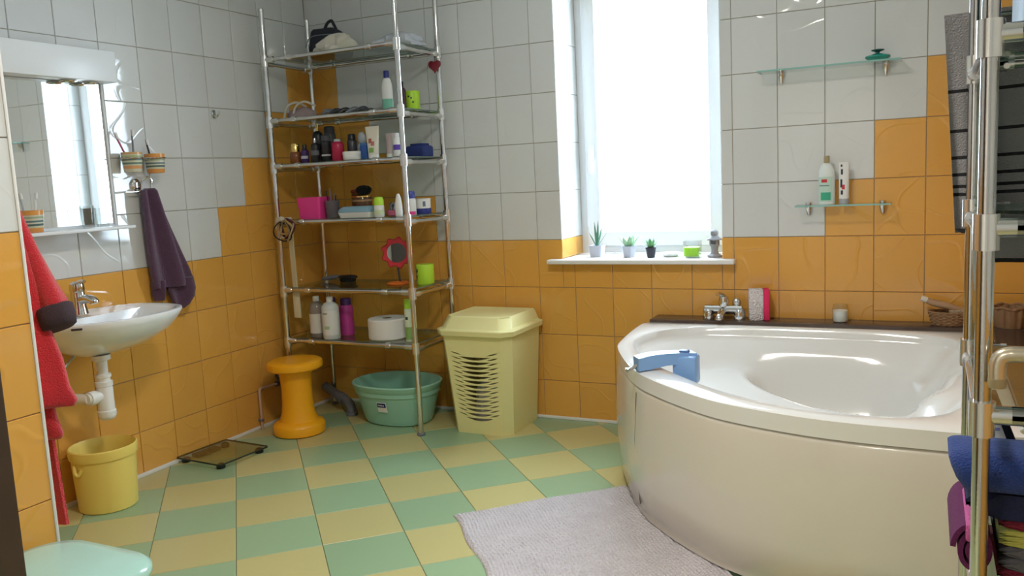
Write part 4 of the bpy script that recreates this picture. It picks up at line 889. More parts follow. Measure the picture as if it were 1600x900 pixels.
def hamper_lid(bm):
    def r6(w_, yb, yf, z, c=0.05): return [(-w_, yf+c, z), (-w_, yb, z), (w_, yb, z), (w_, yf+c, z), (w_-c, yf, z), (-w_+c, yf, z)]
    loft(bm, [r6(0.197, 0.024, -0.345, HH-0.006), r6(0.213, 0.028, -0.362, HH), r6(0.217, 0.030, -0.366, HH+0.030), r6(0.198, 0.022, -0.345, HH+0.034), r6(0.180, 0.012, -0.31, HH+0.088), r6(0.173, 0.005, -0.30, HH+0.094, 0.03), r6(0.167, -0.01, -0.285, HH+0.088, 0.03)])
    bmesh.ops.bevel(bm, geom=[e for e in bm.edges], offset=0.004, segments=1, affect='EDGES')
quick('lid', YPLAST, ham, hamper_lid, angle=25)
quick('folded_towel', mat('white_linen', (0.6, 0.58, 0.5), 0.9), ham, lambda bm: lump(bm, 0.12, 0.09, 0.26, 31), loc=(0, -0.14, 0.012))

bu = thing('yellow_bucket', 'yellow plastic bucket on the floor under the washbasin', 'bucket', (0.150, -1.70, 0))
quick('pail', BUCKETP, bu, lambda bm: lathe(bm, [(0.108, 0), (0.113, 0.004), (0.124, 0.218), (0.130, 0.220), (0.133, 0.240), (0.132, 0.258), (0.127, 0.262), (0.123, 0.252), (0.119, 0.22), (0.106, 0.01)], 0, 0, 44))
for sg in (-1, 1): quick('handle_lug', BUCKETP, bu, lambda bm: tube(bm, spline([(-0.02, sg*0.122, 0.205), (0.0, sg*0.136, 0.180), (0.01, sg*0.130, 0.172), (0.02, sg*0.122, 0.19)]), 0.007, 8))
sl = thing('bathroom_scale', 'flat glass bathroom scale with black feet on the floor by the wall', 'scale', (0.158, -1.062, 0), -0.07)
quick('plate', thin_glass('scale_glass', (0.88, 0.91, 0.86)), sl, lambda bm: loft(bm, [rrect(0.30, 0.30, 0.012, 0.022), rrect(0.30, 0.30, 0.012, 0.028)]))
quick('plate_rim', P('dark_glass_edge', (0.02, 0.035, 0.03), 0.2), sl, lambda bm: loft(bm, [rrect(0.302, 0.302, 0.013, 0.0215), rrect(0.302, 0.302, 0.013, 0.0285), rrect(0.296, 0.296, 0.012, 0.0285), rrect(0.296, 0.296, 0.012, 0.0215), rrect(0.302, 0.302, 0.013, 0.0215)], False, False))
for sx in (-1, 1):
    for sy in (-1, 1): quick('foot', BLK, sl, lambda bm: lathe(bm, [(0.019, 0), (0.021, 0.004), (0.021, 0.016), (0.014, 0.022)], sx*0.118, sy*0.118, 16))
quick('display', BLK, sl, lambda bm: box(bm, -0.14, -0.09, -0.07, 0.07, 0.006, 0.0215, 0.004))
# bath mat
bm_ = thing('bath_mat', 'grey lilac ribbed bath mat on the floor in front of the bath', 'mat', (1.583, -1.326, 0), 0)
e1 = Vector((0.465, 0.451, 0)).normalized(); e2 = Vector((0.62, -0.70, 0)).normalized()
def f(bm):
    NX, NY = 220, 70; LX, LY = 0.72, 1.05
    top = []
    for j in range(NY+1):
        row = []
        for i in range(NX+1):
            s, t = i/NX, j/NY
            p = e1*(LX*s + 0.006*math.sin(t*19)) + e2*(LY*t + 0.008*math.sin(s*9))
            edge = min(min(s, 1-s)*LX, min(t, 1-t)*LY)
            h = 0.009*min(1, edge/0.01) + (0.0022*math.sin(s*NX*PI/2*1.0) if edge > 0.004 else 0)
            row.append(bm.verts.new((p.x, p.y, 0.002 + h + 0.0016*math.sin(t*31+s*7)*(edge > 0.01))))
        top.append(row)
    for j in range(NY):
        for i in range(NX): bm.faces.new((top[j][i], top[j][i+1], top[j+1][i+1], top[j+1][i]))
    r = bmesh.ops.extrude_face_region(bm, geom=bm.faces[:])
    for v in [g for g in r['geom'] if isinstance(g, bmesh.types.BMVert)]: v.co.z = 0.0006
quick('pile', MAT_F, bm_, f, angle=80)
# mint lidded bin
mb = thing('mint_bin', 'storage bin with glossy pale mint lid by the wall near the door', 'bin', (1.255, -2.775, 0), 0.0)
mb.scale = (0.93, 1, 1)
quick('bin_body', P('pale_mint_body', (0.62, 0.76, 0.72), 0.3), mb, lambda bm: loft(bm, [rrect(0.36, 0.38, 0.07, 0), rrect(0.38, 0.40, 0.08, 0.01), rrect(0.42, 0.44, 0.09, 0.318), rrect(0.40, 0.42, 0.09, 0.322)]))
quick('lid', MINTL, mb, lambda bm: loft(bm, [rrect(0.435, 0.455, 0.10, 0.318, 10), rrect(0.45, 0.47, 0.11, 0.324, 10), rrect(0.45, 0.47, 0.11, 0.340, 10), rrect(0.43, 0.45, 0.11, 0.352, 10), rrect(0.36, 0.38, 0.10, 0.360, 10), rrect(0.1, 0.1, 0.04, 0.362, 10)]), angle=60)
# pipes in the corner
cp_ = thing('copper_pipe', 'thin painted pipe with valve on the left wall behind the stool', 'pipe', (0.018, -0.6, 0))
quick('pipe', P('pale_copper', (0.55, 0.36, 0.26), 0.4), cp_, lambda bm: tube(bm, [(0, -0.033, 0.0), (0, -0.033, 0.205), (0, -0.028, 0.218), (0, -0.015, 0.222), (0, 0.12, 0.215)], 0.0075, 10))
quick('valve', DKG, cp_, lambda bm: [tube(bm, [(0, 0.10, 0.216), (0, 0.15, 0.214)], 0.014, 12), lathe(bm, [(0.010, 0.22), (0.010, 0.245), (0.018, 0.25), (0.018, 0.27), (0.01, 0.275)], 0, 0.125, 12)])
quick('pipe_clip', GREYP, cp_, lambda bm: tube(bm, [(-0.018, -0.033, 0.05), (0.009, -0.033, 0.05)], 0.009, 8))
dp = thing('drain_pipe', 'grey plastic drain pipe with elbow lying on the floor under the rack', 'pipe', (0, 0, 0))
quick('pipe', GREYP, dp, lambda bm: tube(bm, spline([(0.03, -0.10, 0.105), (0.14, -0.15, 0.082), (0.245, -0.205, 0.068), (0.30, -0.235, 0.055), (0.325, -0.255, 0.03), (0.33, -0.262, 0.001)], 5), 0.026, 14))
quick('collar', GREYP, dp, lambda bm: [tube(bm, [(0.19, -0.177, 0.075), (0.235, -0.200, 0.069)], 0.031, 14), tube(bm, [(0.33, -0.262, 0.001), (0.33, -0.262, 0.022)], 0.032, 14)])

# ------------------------------------------------------------------ washbasin niche
sk = thing('washbasin', 'white wall hung ceramic washbasin on the left wall', 'sink', (0, -1.655, 0))
def sring(k, z, dx=0.0, lift=0.0):
    out = []
    for i in range(48):
        a = 2*PI*i/48; c, s = math.cos(a), math.sin(a)
        x = 0.215 + 0.235*k*math.copysign(abs(c)**0.75, c); y = 0.29*k*math.copysign(abs(s)**(0.8 if c < 0 else 0.95), s)
        if x < 0.003: x = 0.003
        out.append((x + dx*(1-k), y, z))
    return out
def f(bm):
    loft(bm, [sring(0.20, 0.632, -0.12), sring(0.36, 0.640, -0.12), sring(0.62, 0.675, -0.10), sring(0.84, 0.725, -0.05), sring(0.96, 0.772), sring(1.0, 0.792), sring(0.995, 0.800), sring(0.95, 0.803), sring(0.90, 0.800)] +
         [[(max(p[0]+0.02*(1-k)*2, 0.10*(1-k)+0.115 if p[0] < 0.2 else p[0]), p[1]*1.0, z) for p in sring(k, z)] for k, z in ((0.84, 0.790), (0.76, 0.755), (0.60, 0.712), (0.36, 0.690), (0.08, 0.684))])
quick('bowl', CERAMIC, sk, f, angle=55)
k0 = sring(1.0, 0.792); iq = max(range(48), key=lambda i: k0[i][0]*0.62 - k0[i][1]*0.78); q0 = Vector(k0[iq]); nq = Vector((0.62, -0.78, 0)).normalized(); tq = Vector((0.78, 0.62, 0)).normalized()
quick('overflow', DKG, sk, lambda bm: loft(bm, [[q0+nq*d+tq*a+Vector((0, 0, z)) for a, z in ((-0.018, -0.010), (0.018, -0.010), (0.020, -0.006), (0.018, -0.002), (-0.018, -0.002), (-0.020, -0.006))] for d in (-0.006, 0.0015)]))
ft = thing('washbasin_tap', 'chrome single lever tap on the washbasin', 'tap', (0.090, -1.690, 0.803), -0.25)
ft.scale = (1.12, 1.12, 1.02)
quick('body', CHROME, ft, lambda bm: lathe(bm, [(0.031, 0), (0.030, 0.006), (0.026, 0.03), (0.025, 0.085), (0.024, 0.09)], 0, 0, 20))
quick('spout', CHROME, ft, lambda bm: tube(bm, spline([(0.0, 0, 0.052), (0.045, 0.012, 0.062), (0.078, 0.02, 0.056), (0.084, 0.021, 0.044)]), lambda t: 0.019-0.004*t, 12))
quick('lever', CHROME, ft, lambda bm: [lathe(bm, [(0.025, 0.088), (0.027, 0.10), (0.024, 0.122), (0.012, 0.130)], 0, 0, 18), tube(bm, spline([(0.0, 0, 0.118), (0.025, 0.006, 0.130), (0.045, 0.010, 0.132)]), lambda t: 0.011-0.004*t, 10)])
sf = thing('bottle_trap', 'white plastic bottle trap under the washbasin', 'trap', (0.20, -1.70, 0))
quick('trap_body', WPLAST, sf, lambda bm: lathe(bm, [(0.020, 0.372), (0.028, 0.376), (0.033, 0.384), (0.036, 0.392), (0.036, 0.410), (0.032, 0.414), (0.032, 0.505), (0.030, 0.510)], 0, 0, 22))
quick('tail_pipe', WPLAST, sf, lambda bm: lathe(bm, [(0.030, 0.508), (0.034, 0.512), (0.034, 0.530), (0.026, 0.533), (0.026, 0.545), (0.031, 0.548), (0.031, 0.560), (0.021, 0.563), (0.021, 0.615), (0.036, 0.62), (0.036, 0.640)], 0, 0, 22))
quick('outlet_pipe', WPLAST, sf, lambda bm: [tube(bm, [(0, 0, 0.475), (0, -0.085, 0.475)], 0.022, 14), tube(bm, [(-0.0, -0.075, 0.475), (-0.198, -0.11, 0.475)], 0.020, 14), tube(bm, [(-0.0, -0.045, 0.475), (0, -0.075, 0.475)], 0.028, 14)])
wh = thing('supply_hose', 'thin braided water hose hanging from the tap beside the trap', 'hose', (0.0, -1.80, 0))
quick('hose', CHROME_W, wh, lambda bm: tube(bm, spline([(0.09, 0.10, 0.66), (0.085, 0.02, 0.60), (0.06, -0.03, 0.52), (0.03, -0.05, 0.44)]), 0.006, 8))
quick('stop_valve', CHROME, wh, lambda bm: [tube(bm, [(0.002, -0.05, 0.425), (0.05, -0.05, 0.425)], 0.013, 12), lathe(bm, [(0.008, 0.43), (0.008, 0.45)], 0.03, -0.05, 10)])
# mirror unit
mi = thing('mirror_unit', 'wall mirror with white light canopy and shelf above the washbasin', 'mirror', (0, -1.66, 0))
quick('light_canopy', PVC, mi, lambda bm: box(bm, 0.0015, 0.105, -0.275, 0.262, 1.748, 1.876, 0.004))
for yy in (0.165, 0.06): quick('spotlight', CHROME, mi, lambda bm: lathe(bm, [(0.030, 1.7485), (0.034, 1.742), (0.026, 1.740), (0.022, 1.746)], 0.06, yy, 20))
quick('back_panel', PVC, mi, lambda bm: box(bm, 0.0015, 0.016, -0.27, 0.257, 1.14, 1.748, 0.002))
quick('mirror_glass', MIRROR, mi, lambda bm: box(bm, 0.0165, 0.020, -0.262, 0.232, 1.158, 1.746))
quick('side_rod', PVC, mi, lambda bm: tube(bm, [(0.022, 0.245, 1.15), (0.022, 0.245, 1.747)], 0.005, 8))
quick('shelf', PVC, mi, lambda bm: box(bm, 0.0015, 0.125, -0.275, 0.262, 1.132, 1.146, 0.004))
for k, (yy, hh) in enumerate(((0.08, 0.072), (0.15, 0.060))):
    o = obj('glass_tumbler', lathe(B(), [(0.020, 0), (0.024, 0.003), (0.027, hh+.02), (0.0255, hh+.02), (0.0225, 0.006), (0.004, 0.005)], 0, 0, 20), CLEAR, loc=(0.060, -1.66+yy, 1.1465))
    tag(o, ('taller clear glass tumbler on the mirror shelf, nearer the middle', 'shorter clear glass tumbler at right end of the mirror shelf')[k], 'glass', 'tumblers on the mirror shelf')
# striped cups
CUPM = stripes_mat('striped_glaze', (0.62, 0.60, 0.48), [(-0.01, 0.018, (0.72, 0.30, 0.08)), (0.018, 0.026, (0.60, 0.60, 0.42)), (0.026, 0.034, (0.10, 0.16, 0.16)), (0.040, 0.047, (0.12, 0.20, 0.22)), (0.055, 0.062, (0.35, 0.42, 0.28)), (0.068, 0.1, (0.72, 0.32, 0.08))], 'Z', 0.25)
CUPM2 = stripes_mat('striped_glaze_green', (0.60, 0.60, 0.44), [(-0.01, 0.014, (0.62, 0.60, 0.48)), (0.014, 0.028, (0.72, 0.36, 0.16)), (0.034, 0.042, (0.14, 0.24, 0.20)), (0.050, 0.056, (0.16, 0.25, 0.22)), (0.062, 0.072, (0.42, 0.48, 0.24)), (0.076, 0.1, (0.62, 0.36, 0.16))], 'Z', 0.25)
def cup(label, loc, m, r=0.043, h=0.086):
    o = obj('striped_cup', lathe(B(), [(r*0.8, 0), (r*0.86, 0.003), (r, h*0.8), (r, h), (r*0.93, h), (r*0.9, h*0.7), (r*0.78, 0.006), (0.003, 0.005)], 0, 0, 28), m, loc=loc)
    return tag(o, label, 'cup', 'striped bathroom cups')
cup('striped cup of green and beige in the wall holder, left of the pair', (0.068, -1.335, 1.372), CUPM2)
cup('orange topped striped cup in the wall holder nearer the corner', (0.068, -1.212, 1.366), CUPM)
cup('striped cup with orange base at left end of the mirror shelf', (0.070, -1.835, 1.1465), CUPM)
chd = thing('cup_holder', 'chrome wall holder carrying two striped cups', 'holder', (0, -1.273, 1.42))
for yy in (-0.062, 0.061): quick('ring', CHROME, chd, lambda bm: tube(bm, [(0.068+0.0475*math.cos(a*PI/16), yy+0.0475*math.sin(a*PI/16), 0.012) for a in range(32)], 0.0035, 8, closed=True))
quick('wall_bar', CHROME, chd, lambda bm: [tube(bm, [(0.014, -0.075, 0.012), (0.014, 0.075, 0.012)], 0.006, 10), tube(bm, [(0.0005, 0, 0.012), (0.014, 0, 0.012)], 0.016, 14)])
def toothbrush(label, base, top, m):
    t = thing('toothbrush', label, 'toothbrush', base)
    d = Vector(top)-Vector(base)
    quick('shaft', m, t, lambda bm: tube(bm, [(0,0,0), d*0.5, d*0.85, d], lambda s: 0.005-0.002*s, 8))
    quick('brush_head', WHT, t, lambda bm: tube(bm, [d*0.84+Vector((0.007, 0, 0)), d+Vector((0.007, 0, 0))], 0.0055, 8))
toothbrush('toothbrush leaning left in the left striped wall cup', (0.060, -1.325, 1.380), (0.045, -1.395, 1.542), mat('rose_handle', (0.45, 0.08, 0.14), 0.4))
toothbrush('upright toothbrush in the left striped wall cup', (0.078, -1.335, 1.380), (0.072, -1.325, 1.555), GREYP)
toothbrush('dark toothbrush in the orange topped wall cup', (0.068, -1.222, 1.374), (0.055, -1.240, 1.515), DKG)
toothbrush('pale toothbrush in the mirror shelf cup, left one', (0.068, -1.850, 1.156), (0.062, -1.868, 1.30), GRYB)
toothbrush('pale toothbrush in the mirror shelf cup, right one', (0.074, -1.825, 1.156), (0.070, -1.808, 1.30), WHT)
# towel hook and towel
hk = thing('towel_ring_hook', 'chrome swirl hook with crossbar on the white tiles', 'hook', (0, -1.275, 1.305))
quick('plate', CHROME, hk, lambda bm: loft(bm, [[(x, 0.026*k*math.cos(a*PI/12), 0.008+0.032*k*math.sin(a*PI/12)) for a in range(24)] for x, k in ((0.0005, 1), (0.008, 1), (0.014, 0.7))]))
quick('crossbar', CHROME, hk, lambda bm: [tube(bm, [(0.040, -0.09, -0.018), (0.040, 0.06, -0.018)], 0.0045, 10), tube(bm, [(0.01, 0, -0.01), (0.04, 0, -0.018)], 0.006, 8)])
quick('curl', CHROME, hk, lambda bm: tube(bm, spline([(0.02, 0.02, 0.03), (0.03, 0.045, 0.045), (0.035, 0.06, 0.035), (0.034, 0.062, 0.02)]), 0.0045, 8))
hk2 = thing('wall_hook', 'small bare chrome hook on the white tiles left of the rack', 'hook', (0, -0.765, 1.652))
quick('plate', CHROME, hk2, lambda bm: box(bm, 0.0005, 0.006, -0.012, 0.012, -0.02, 0.02, 0.002))
quick('prong', CHROME, hk2, lambda bm: tube(bm, spline([(0.006, 0, -0.004), (0.022, 0, -0.014), (0.034, 0, -0.004), (0.036, 0, 0.014)]), 0.005, 8))
pt = thing('purple_towel', 'dark purple towel hanging from the chrome hook by the washbasin', 'towel', (0.045, -1.23, 0))
def fold_ring(z, y0, y1, dep, nf, ph, n=56, amp=0.35, x0=0.0):
    out = []
    for i in range(n):
        a = 2*PI*i/n; c, s = math.cos(a), math.sin(a)
        y = (y0+y1)/2 + (y1-y0)/2*c
        x = x0 + dep*s*(1 + amp*math.sin(nf*c*2.2+ph)) + dep*0.5*math.sin(nf*c*1.6+ph*1.3)
        out.append((max(x, -0.040), y, z))
    return out
quick('cloth', PURPLE, pt, lambda bm: loft(bm, [fold_ring(z, a+1.23, b+1.23, d, 3, ph) for z, a, b, d, ph in ((1.300, -1.265, -1.205, 0.012, 0), (1.288, -1.288, -1.19, 0.020, 0.1), (1.22, -1.288, -1.172, 0.026, 0.3), (1.12, -1.285, -1.135, 0.030, 0.6), (1.00, -1.280, -1.088, 0.034, 0.9), (0.92, -1.272, -1.055, 0.036, 1.1), (0.87, -1.265, -1.040, 0.036, 1.2), (0.845, -1.262, -1.040, 0.033, 1.2))]), angle=70)
quick('towel_corner', PURPLE, pt, lambda bm: loft(bm, [fold_ring(z, a+1.23, b+1.23, d, 2, 0.5, 40, x0=0.01) for z, a, b, d in ((0.88, -1.195, -1.042, 0.030), (0.83, -1.19, -1.036, 0.032), (0.79, -1.178, -1.048, 0.028), (0.755, -1.165, -1.085, 0.020), (0.738, -1.150, -1.118, 0.010))]), angle=70)
quick('towel_fold', PURPLE, pt, lambda bm: loft(bm, [fold_ring(z, a+1.23, b+1.23, d, 2, 1.5, 40, x0=-0.012) for z, a, b, d in ((0.88, -1.263, -1.19, 0.022), (0.82, -1.262, -1.195, 0.022), (0.788, -1.258, -1.20, 0.016))]), angle=70)
# red robe on the end of the entrance wall
rb = thing('red_bathrobe', 'red terry bathrobe with dark cuff hanging behind the entrance wall corner', 'bathrobe', (0, -2.46, 0))
def rr(z, x0, x1, d, nf, ph, n=56):
    out = []
    for i in range(n):
        a = 2*PI*i/n; c, s = math.cos(a), math.sin(a)
        x = (x0+x1)/2 + (x1-x0)/2*c; y = d*s*(1+0.35*math.sin(nf*c*2.4+ph)) + d*0.3*math.sin(nf*c*1.7+ph)
        out.append((x, max(y, -0.076), z))
    return out
quick('body', RED, rb, lambda bm: loft(bm, [rr(*q) for q in ((1.52, 0.83, 0.87, 0.02, 2, 0), (1.48, 0.74, 0.85, 0.04, 3, 0.1), (1.30, 0.66, 0.85, 0.05, 3, 0.4), (1.19, 0.64, 0.88, 0.055, 4, 0.6), (1.05, 0.62, 0.92, 0.06, 4, 0.8), (0.93, 0.62, 0.945, 0.06, 4, 1.0), (0.82, 0.62, 0.995, 0.062, 4, 1.2), (0.74, 0.62, 1.012, 0.062, 4, 1.35), (0.705, 0.63, 1.040, 0.06, 4, 1.45), (0.690, 0.64, 1.032, 0.05, 4, 1.45))]), angle=70)
quick('inner_layer', RED, rb, lambda bm: loft(bm, [rr(*q) for q in ((0.76, 0.66, 0.96, 0.035, 3, 0.2), (0.66, 0.66, 0.975, 0.036, 3, 0.5), (0.61, 0.66, 0.995, 0.036, 3, 0.6), (0.595, 0.68, 0.985, 0.028, 3, 0.6))]), angle=70)
def sleeve(bm):
    P_ = spline([(0.79, 0.03, 1.30), (0.832, 0.04, 1.19), (0.866, 0.045, 1.11), (0.908, 0.05, 1.02), (0.938, 0.052, 0.965), (0.944, 0.052, 0.935)], 6)
    rings = []
    for i, p in enumerate(P_):
        t = i/(len(P_)-1); r = 0.036+0.018*t; d = (P_[min(i+1, len(P_)-1)]-P_[max(i-1, 0)]).normalized(); side = d.cross(Vector((0, 1, 0))).normalized()
        rings.append([p + side*r*math.cos(2*PI*k/28)*(1+0.10*math.sin(3*2*PI*k/28+t*4)) + Vector((0, 1, 0))*r*0.75*math.sin(2*PI*k/28)*(1+0.13*math.sin(4*2*PI*k/28+t*6)) for k in range(28)])
    loft(bm, rings)
slv = quick('sleeve', RED, rb, sleeve, angle=70)
quick('cuff', CUFF, slv, lambda bm: loft(bm, [[(cx_ + 0.85*r*math.cos(2*PI*k/28), 0.052+0.78*r*math.sin(2*PI*k/28)*(1+0.08*math.sin(4*2*PI*k/28)), z - 0.40*0.85*r*math.cos(2*PI*k/28)*-1) for k in range(28)] for cx_, r, z in ((0.936, 0.060, 0.962), (0.940, 0.066, 0.956), (0.948, 0.066, 0.922), (0.952, 0.062, 0.902), (0.952, 0.045, 0.900))]), angle=70)
quick('belt', RED, rb, lambda bm: loft(bm, [[(x-0.028, -0.008, z), (x+0.028, 0.004, z), (x+0.028, 0.014, z), (x-0.028, 0.004, z)] for x, z in ((0.90, 0.80), (0.905, 0.62), (0.912, 0.50), (0.92, 0.40), (0.925, 0.33))]))
quick('hanger_loop', CHROME, rb, lambda bm: tube(bm, spline([(0.85, -0.079, 1.54), (0.85, -0.03, 1.53), (0.85, -0.005, 1.55)]), 0.006, 8))

# ------------------------------------------------------------------ near rack on the right
R2 = [1.462, 1.168, 0.868, 0.535]
r2 = rack('worn_chrome_rack', 'near chrome tube rack with glass shelves at the right edge beside the bath', [(3.278, -2.487), (3.555, -2.487), (3.555, -1.965), (3.281, -1.965)], [2.1, 2.1, 2.1, 2.1], R2, 0.0130, 0.0105, metal=CHROME_W)
quick('towel_rail', CHROME_W, r2, lambda bm: tube(bm, [(3.235, -1.935, 1.553), (3.56, -1.935, 1.563)], 0.008, 10))
quick('rail_bracket', CLAMP, r2, lambda bm: tube(bm, [(3.281, -1.965, 1.5545), (3.281, -1.930, 1.5545)], 0.012, 10))
quick('rail_bracket', CLAMP, r2, lambda bm: tube(bm, [(3.555, -1.965, 1.563), (3.555, -1.930, 1.563)], 0.012, 10))
el = quick('bent_rail', P('beige_metal', (0.66, 0.58, 0.44), 0.25, metal=0.7), r2, lambda bm: tube(bm, spline([(3.296, -2.52, 0.918), (3.296, -2.52, 0.943), (3.300, -2.52, 0.956), (3.312, -2.52, 0.962), (3.34, -2.52, 0.963), (3.50, -2.515, 0.963), (3.555, -2.495, 0.963)], 5), 0.0125, 14))
quick('end_cap', P('beige_rubber', (0.36, 0.28, 0.16), 0.5), el, lambda bm: lathe(bm, [(0.0118, 0.909), (0.0132, 0.912), (0.0132, 0.924)], 3.296, -2.52, 14))
gt = thing('grey_striped_towel', 'grey towel with black stripes hanging on the back rail of the near rack', 'towel', (3.39, -1.932, 1.575))
STRIPE = (0.012, 0.012, 0.016)
GRT = stripes_mat('grey_striped_terry', (0.25, 0.243, 0.255), [(-0.545, -0.526, STRIPE), (-0.387, -0.380, STRIPE), (-0.370, -0.363, STRIPE), (-0.345, -0.338, STRIPE), (-0.309, -0.302, STRIPE), (-0.253, -0.246, STRIPE), (-0.170, -0.163, STRIPE)], 'Z', 0.95, ('noise', 300, 1.0, 0.005))
def cloth_sheet(bm, x0, x1, z0, z1, y, th, slant, nx=26, nz=30, amp=0.008):
    V = []
    for j in range(nz+1):
        row = []
        for i in range(nx+1):
            s, t = i/nx, j/nz; x = x0+(x1-x0)*s + 0.014*t*(1-s); z = z0+(z1-z0)*t
            row.append(bm.verts.new((x, y + amp*math.sin(s*9+0.6)*t + amp*0.5*math.sin(s*17)*t, z)))
        V.append(row)
    for j in range(nz):
        for i in range(nx): bm.faces.new((V[j][i], V[j][i+1], V[j+1][i+1], V[j+1][i]))
    r = bmesh.ops.extrude_face_region(bm, geom=bm.faces[:])
    for v in [g for g in r['geom'] if isinstance(g, bmesh.types.BMVert)]: v.co.y += th
for nm, args in (('front_half', (-0.168, -0.075, -0.010, -0.4655, -0.016, 0.006, 0)), ('back_half', (-0.110, 0.160, -0.010, -0.535, 0.010, 0.006, 0)), ('top_fold', (-0.168, 0.160, -0.008, -0.016, -0.016, 0.032, 0))):
    o = quick(nm, GRT, gt, lambda bm: cloth_sheet(bm, *args, amp=0 if nm == 'top_fold' else 0.008), rot=(0, -0.03, 0), angle=70)
quick('hem', BLACKP, gt, lambda bm: cloth_sheet(bm, -0.155, -0.075, -0.4565, -0.4665, -0.017, 0.008, 0, nz=2, amp=0.0), rot=(0, -0.03, 0), angle=70)
tb = thing('storage_box', 'dark teal box on the top shelf of the near rack', 'box', (3.42, -2.30, 1.4626))
quick('box_body', P('dark_teal_box', (0.012, 0.03, 0.035), 0.5), tb, lambda bm: box(bm, -0.092, 0.10, -0.10, 0.12, 0, 0.17, 0.006))
quick('box_lid', P('teal_lid', (0.02, 0.06, 0.06), 0.4), tb, lambda bm: box(bm, -0.097, 0.105, -0.105, 0.125, 0.17, 0.188, 0.005))
# towels stacked on the low shelf
ZT = 0.5356
def folded(name, label, m, z, h, x0, x1, y0, y1, layers, seed, seam=None):
    """folded towel: layers joined by a rounded fold at the left"""
    t = thing(name, label, 'towel', ((x0+x1)/2, (y0+y1)/2, z), 0, 'towels stacked on the near rack')
    w_, d_ = x1-x0, y1-y0; lh = h/layers; rnd = random.Random(seed)
    for k in range(layers):
        def f(bm):
            rings = []; n = 16
            for i in range(n+1):
                s = i/n; x = -w_/2 + w_*s; e = min(1, math.sqrt(max(0.02, 1-(1-min(1, s/0.16))**2))); e2 = min(1, math.sqrt(max(0.02, 1-(1-min(1, (1-s)/0.16))**2)))
                hh = lh*0.96*e*e2; wob = 0.004*math.sin(s*7+seed+k) * (k > 0)
                rings.append([(x, -d_/2*(0.985+0.02*math.sin(s*5+k)) , k*lh+lh/2-hh/2), (x, d_/2, k*lh+lh/2-hh/2), (x, d_/2, k*lh+lh/2+hh/2), (x, -d_/2*(0.985+0.02*math.sin(s*5+k)), k*lh+lh/2+hh/2)])
            loft(bm, rings)
            bmesh.ops.bevel(bm, geom=[e for e in bm.edges if abs(e.verts[0].co.x-e.verts[1].co.x) > 1e-5], offset=min(0.012, lh*0.3), segments=3, affect='EDGES')
        quick('fold', m, t, f, angle=80)
    return t
Y0, Y1 = -2.40, -2.17
folded('folded_towel', 'maroon folded towel at the bottom of the stack on the near rack', MAROON_T, ZT, 0.020, 3.312, 3.53, Y0+0.005, Y1, 1, 1)
folded('folded_cloth', 'dark grey folded cloth above the lowest maroon towel', GREY_T, ZT+0.0205, 0.046, 3.314, 3.53, Y0, Y1, 2, 2)
folded('folded_cloth', 'lime green folded cloth in the middle of the stack', LIME_T, ZT+0.067, 0.028, 3.313, 3.53, Y0-0.004, Y1, 3, 3)
folded('folded_towel', 'dark red folded towel just under the navy one', MAROON_T, ZT+0.0955, 0.016, 3.312, 3.53, Y0, Y1, 1, 4)
folded('folded_towel', 'navy folded towel directly under the bright blue towel', NAVY_T, ZT+0.112, 0.046, 3.262, 3.53, Y0, Y1, 1, 5)
bt = thing('folded_towel', 'bright blue thick towel on top of the stack on the near rack', 'towel', (3.25, Y0-0.01, ZT+0.1585), 0, 'towels stacked on the near rack')
def f(bm):
    rings = []
    for z, x0, x1, y0, y1 in ((0, 0.014, 0.27, 0.015, 0.24), (0.006, 0.006, 0.28, 0.0, 0.25), (0.022, -0.004, 0.29, -0.006, 0.235), (0.042, -0.012, 0.29, -0.006, 0.20), (0.056, -0.016, 0.285, 0.0, 0.14), (0.064, -0.010, 0.275, 0.014, 0.10), (0.066, 0.02, 0.24, 0.03, 0.07)):
        r_ = rrect(x1-x0, y1-y0, 0.022, z, 8, (x0+x1)/2, (y0+y1)/2)
        rings.append([(p[0], p[1], p[2]+0.003*math.sin(p[0]*40+p[1]*23)*(z > 0.05)) for p in r_])
    loft(bm, rings)
quick('fold', BLUE_T, bt, f, angle=80)
rl = thing('rolled_towel', 'plum rolled towel with pink edge at the left side of the stack', 'towel', (3.274, Y0-0.008, ZT+0.001), 0, 'towels stacked on the near rack')
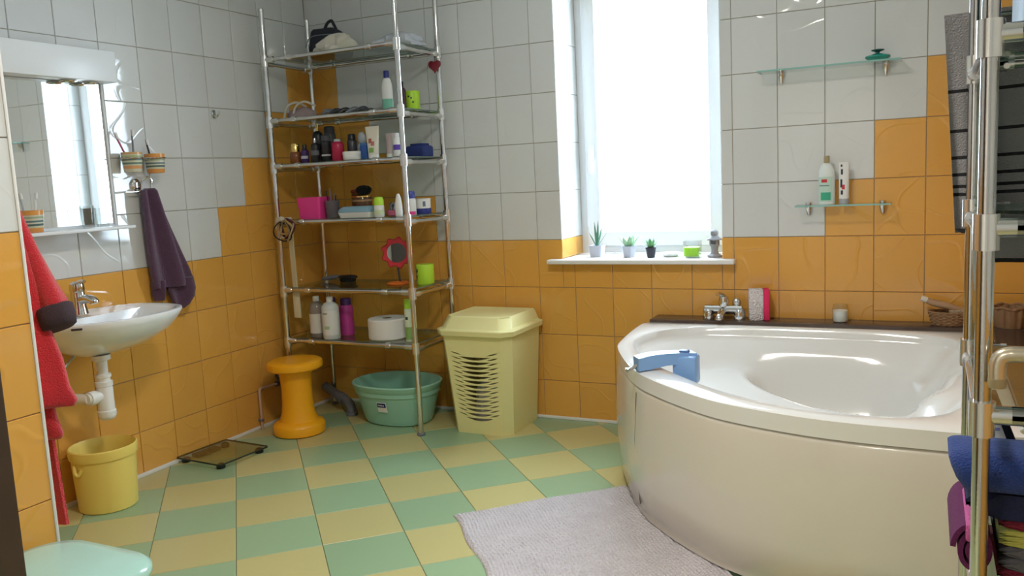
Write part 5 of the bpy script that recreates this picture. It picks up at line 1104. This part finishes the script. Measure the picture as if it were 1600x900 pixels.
def spiral(r0, r1, turns, y0, y1, th):
    def f(bm):
        o_ = []
        for i in range(64):
            a = 1.2+i/63*turns*2*PI; r = r0+(r1-r0)*i/63; o_.append(Vector((r*0.70*math.cos(a), 0, 0.054+r*math.sin(a))))
        rings = []
        for y in (y0, y1):
            rings.append([(p.x, y, p.z) for p in o_] + [(p.x*(1-th/max(0.012, math.hypot(p.x, p.z-0.054))), y, 0.054+(p.z-0.054)*(1-th/max(0.012, math.hypot(p.x, p.z-0.054)))) for p in reversed(o_)])
        loft(bm, rings)
    return f
quick('roll', MAGENTA_T, rl, spiral(0.012, 0.051, 2.3, 0, 0.23, 0.009), angle=60)
quick('pink_lining', PINK_T, rl, lambda bm: box(bm, -0.012, 0.010, -0.010, 0.18, 0.070, 0.104, 0.006, 3))
wb = thing('white_leaning_panel', 'white plastic panel with slanting black edge standing behind the towel stack', 'panel', (3.29, -2.13, ZT), 0.0)
quick('panel', WPLAST, wb, lambda bm: loft(bm, [[(0, 0, 0), (0.116, 0, 0), (0.116, 0.03, 0), (0, 0.03, 0)], [(0, 0, 0.266), (0.022, 0, 0.266), (0.022, 0.03, 0.266), (0, 0.03, 0.266)]]))
quick('edge_strip', BLACKP, wb, lambda bm: loft(bm, [[(0.114, -0.003, 0), (0.132, -0.003, 0), (0.132, 0.033, 0), (0.114, 0.033, 0)], [(0.020, -0.003, 0.266), (0.034, -0.003, 0.266), (0.034, 0.033, 0.266), (0.020, 0.033, 0.266)]]))
quick('blue_mark', P('faint_blue_print', (0.25, 0.28, 0.55), 0.5), wb, lambda bm: box(bm, 0.030, 0.040, -0.0012, 0.001, 0.192, 0.198))
wc = thing('white_cable', 'thin white cable draped from the middle shelf of the near rack', 'cable', (3.40, -2.42, 0.8605))
quick('cable', WPLAST, wc, lambda bm: tube(bm, spline([(0.12, 0.02, -0.004), (0.06, 0.0, -0.012), (0.0, -0.01, -0.035), (-0.045, -0.02, -0.045), (-0.062, -0.022, -0.040), (-0.045, -0.024, -0.033), (0.03, -0.03, -0.020), (0.12, -0.03, -0.004)]), 0.0028, 8))

# repeats that belong together
for o in bpy.data.objects:
    if o.parent is None and 'category' in o and 'group' not in o:
        k = o.name.split('.')[0]
        if k == 'potted_succulent': o['group'] = 'succulents on the window sill'
        elif k == 'toothbrush': o['group'] = 'toothbrushes in the striped cups'
        elif k == 'glass_wall_shelf': o['group'] = 'glass wall shelves over the bath'
        elif k == 'wall_hook' or k == 'towel_ring_hook': o['group'] = 'hooks on the left wall'
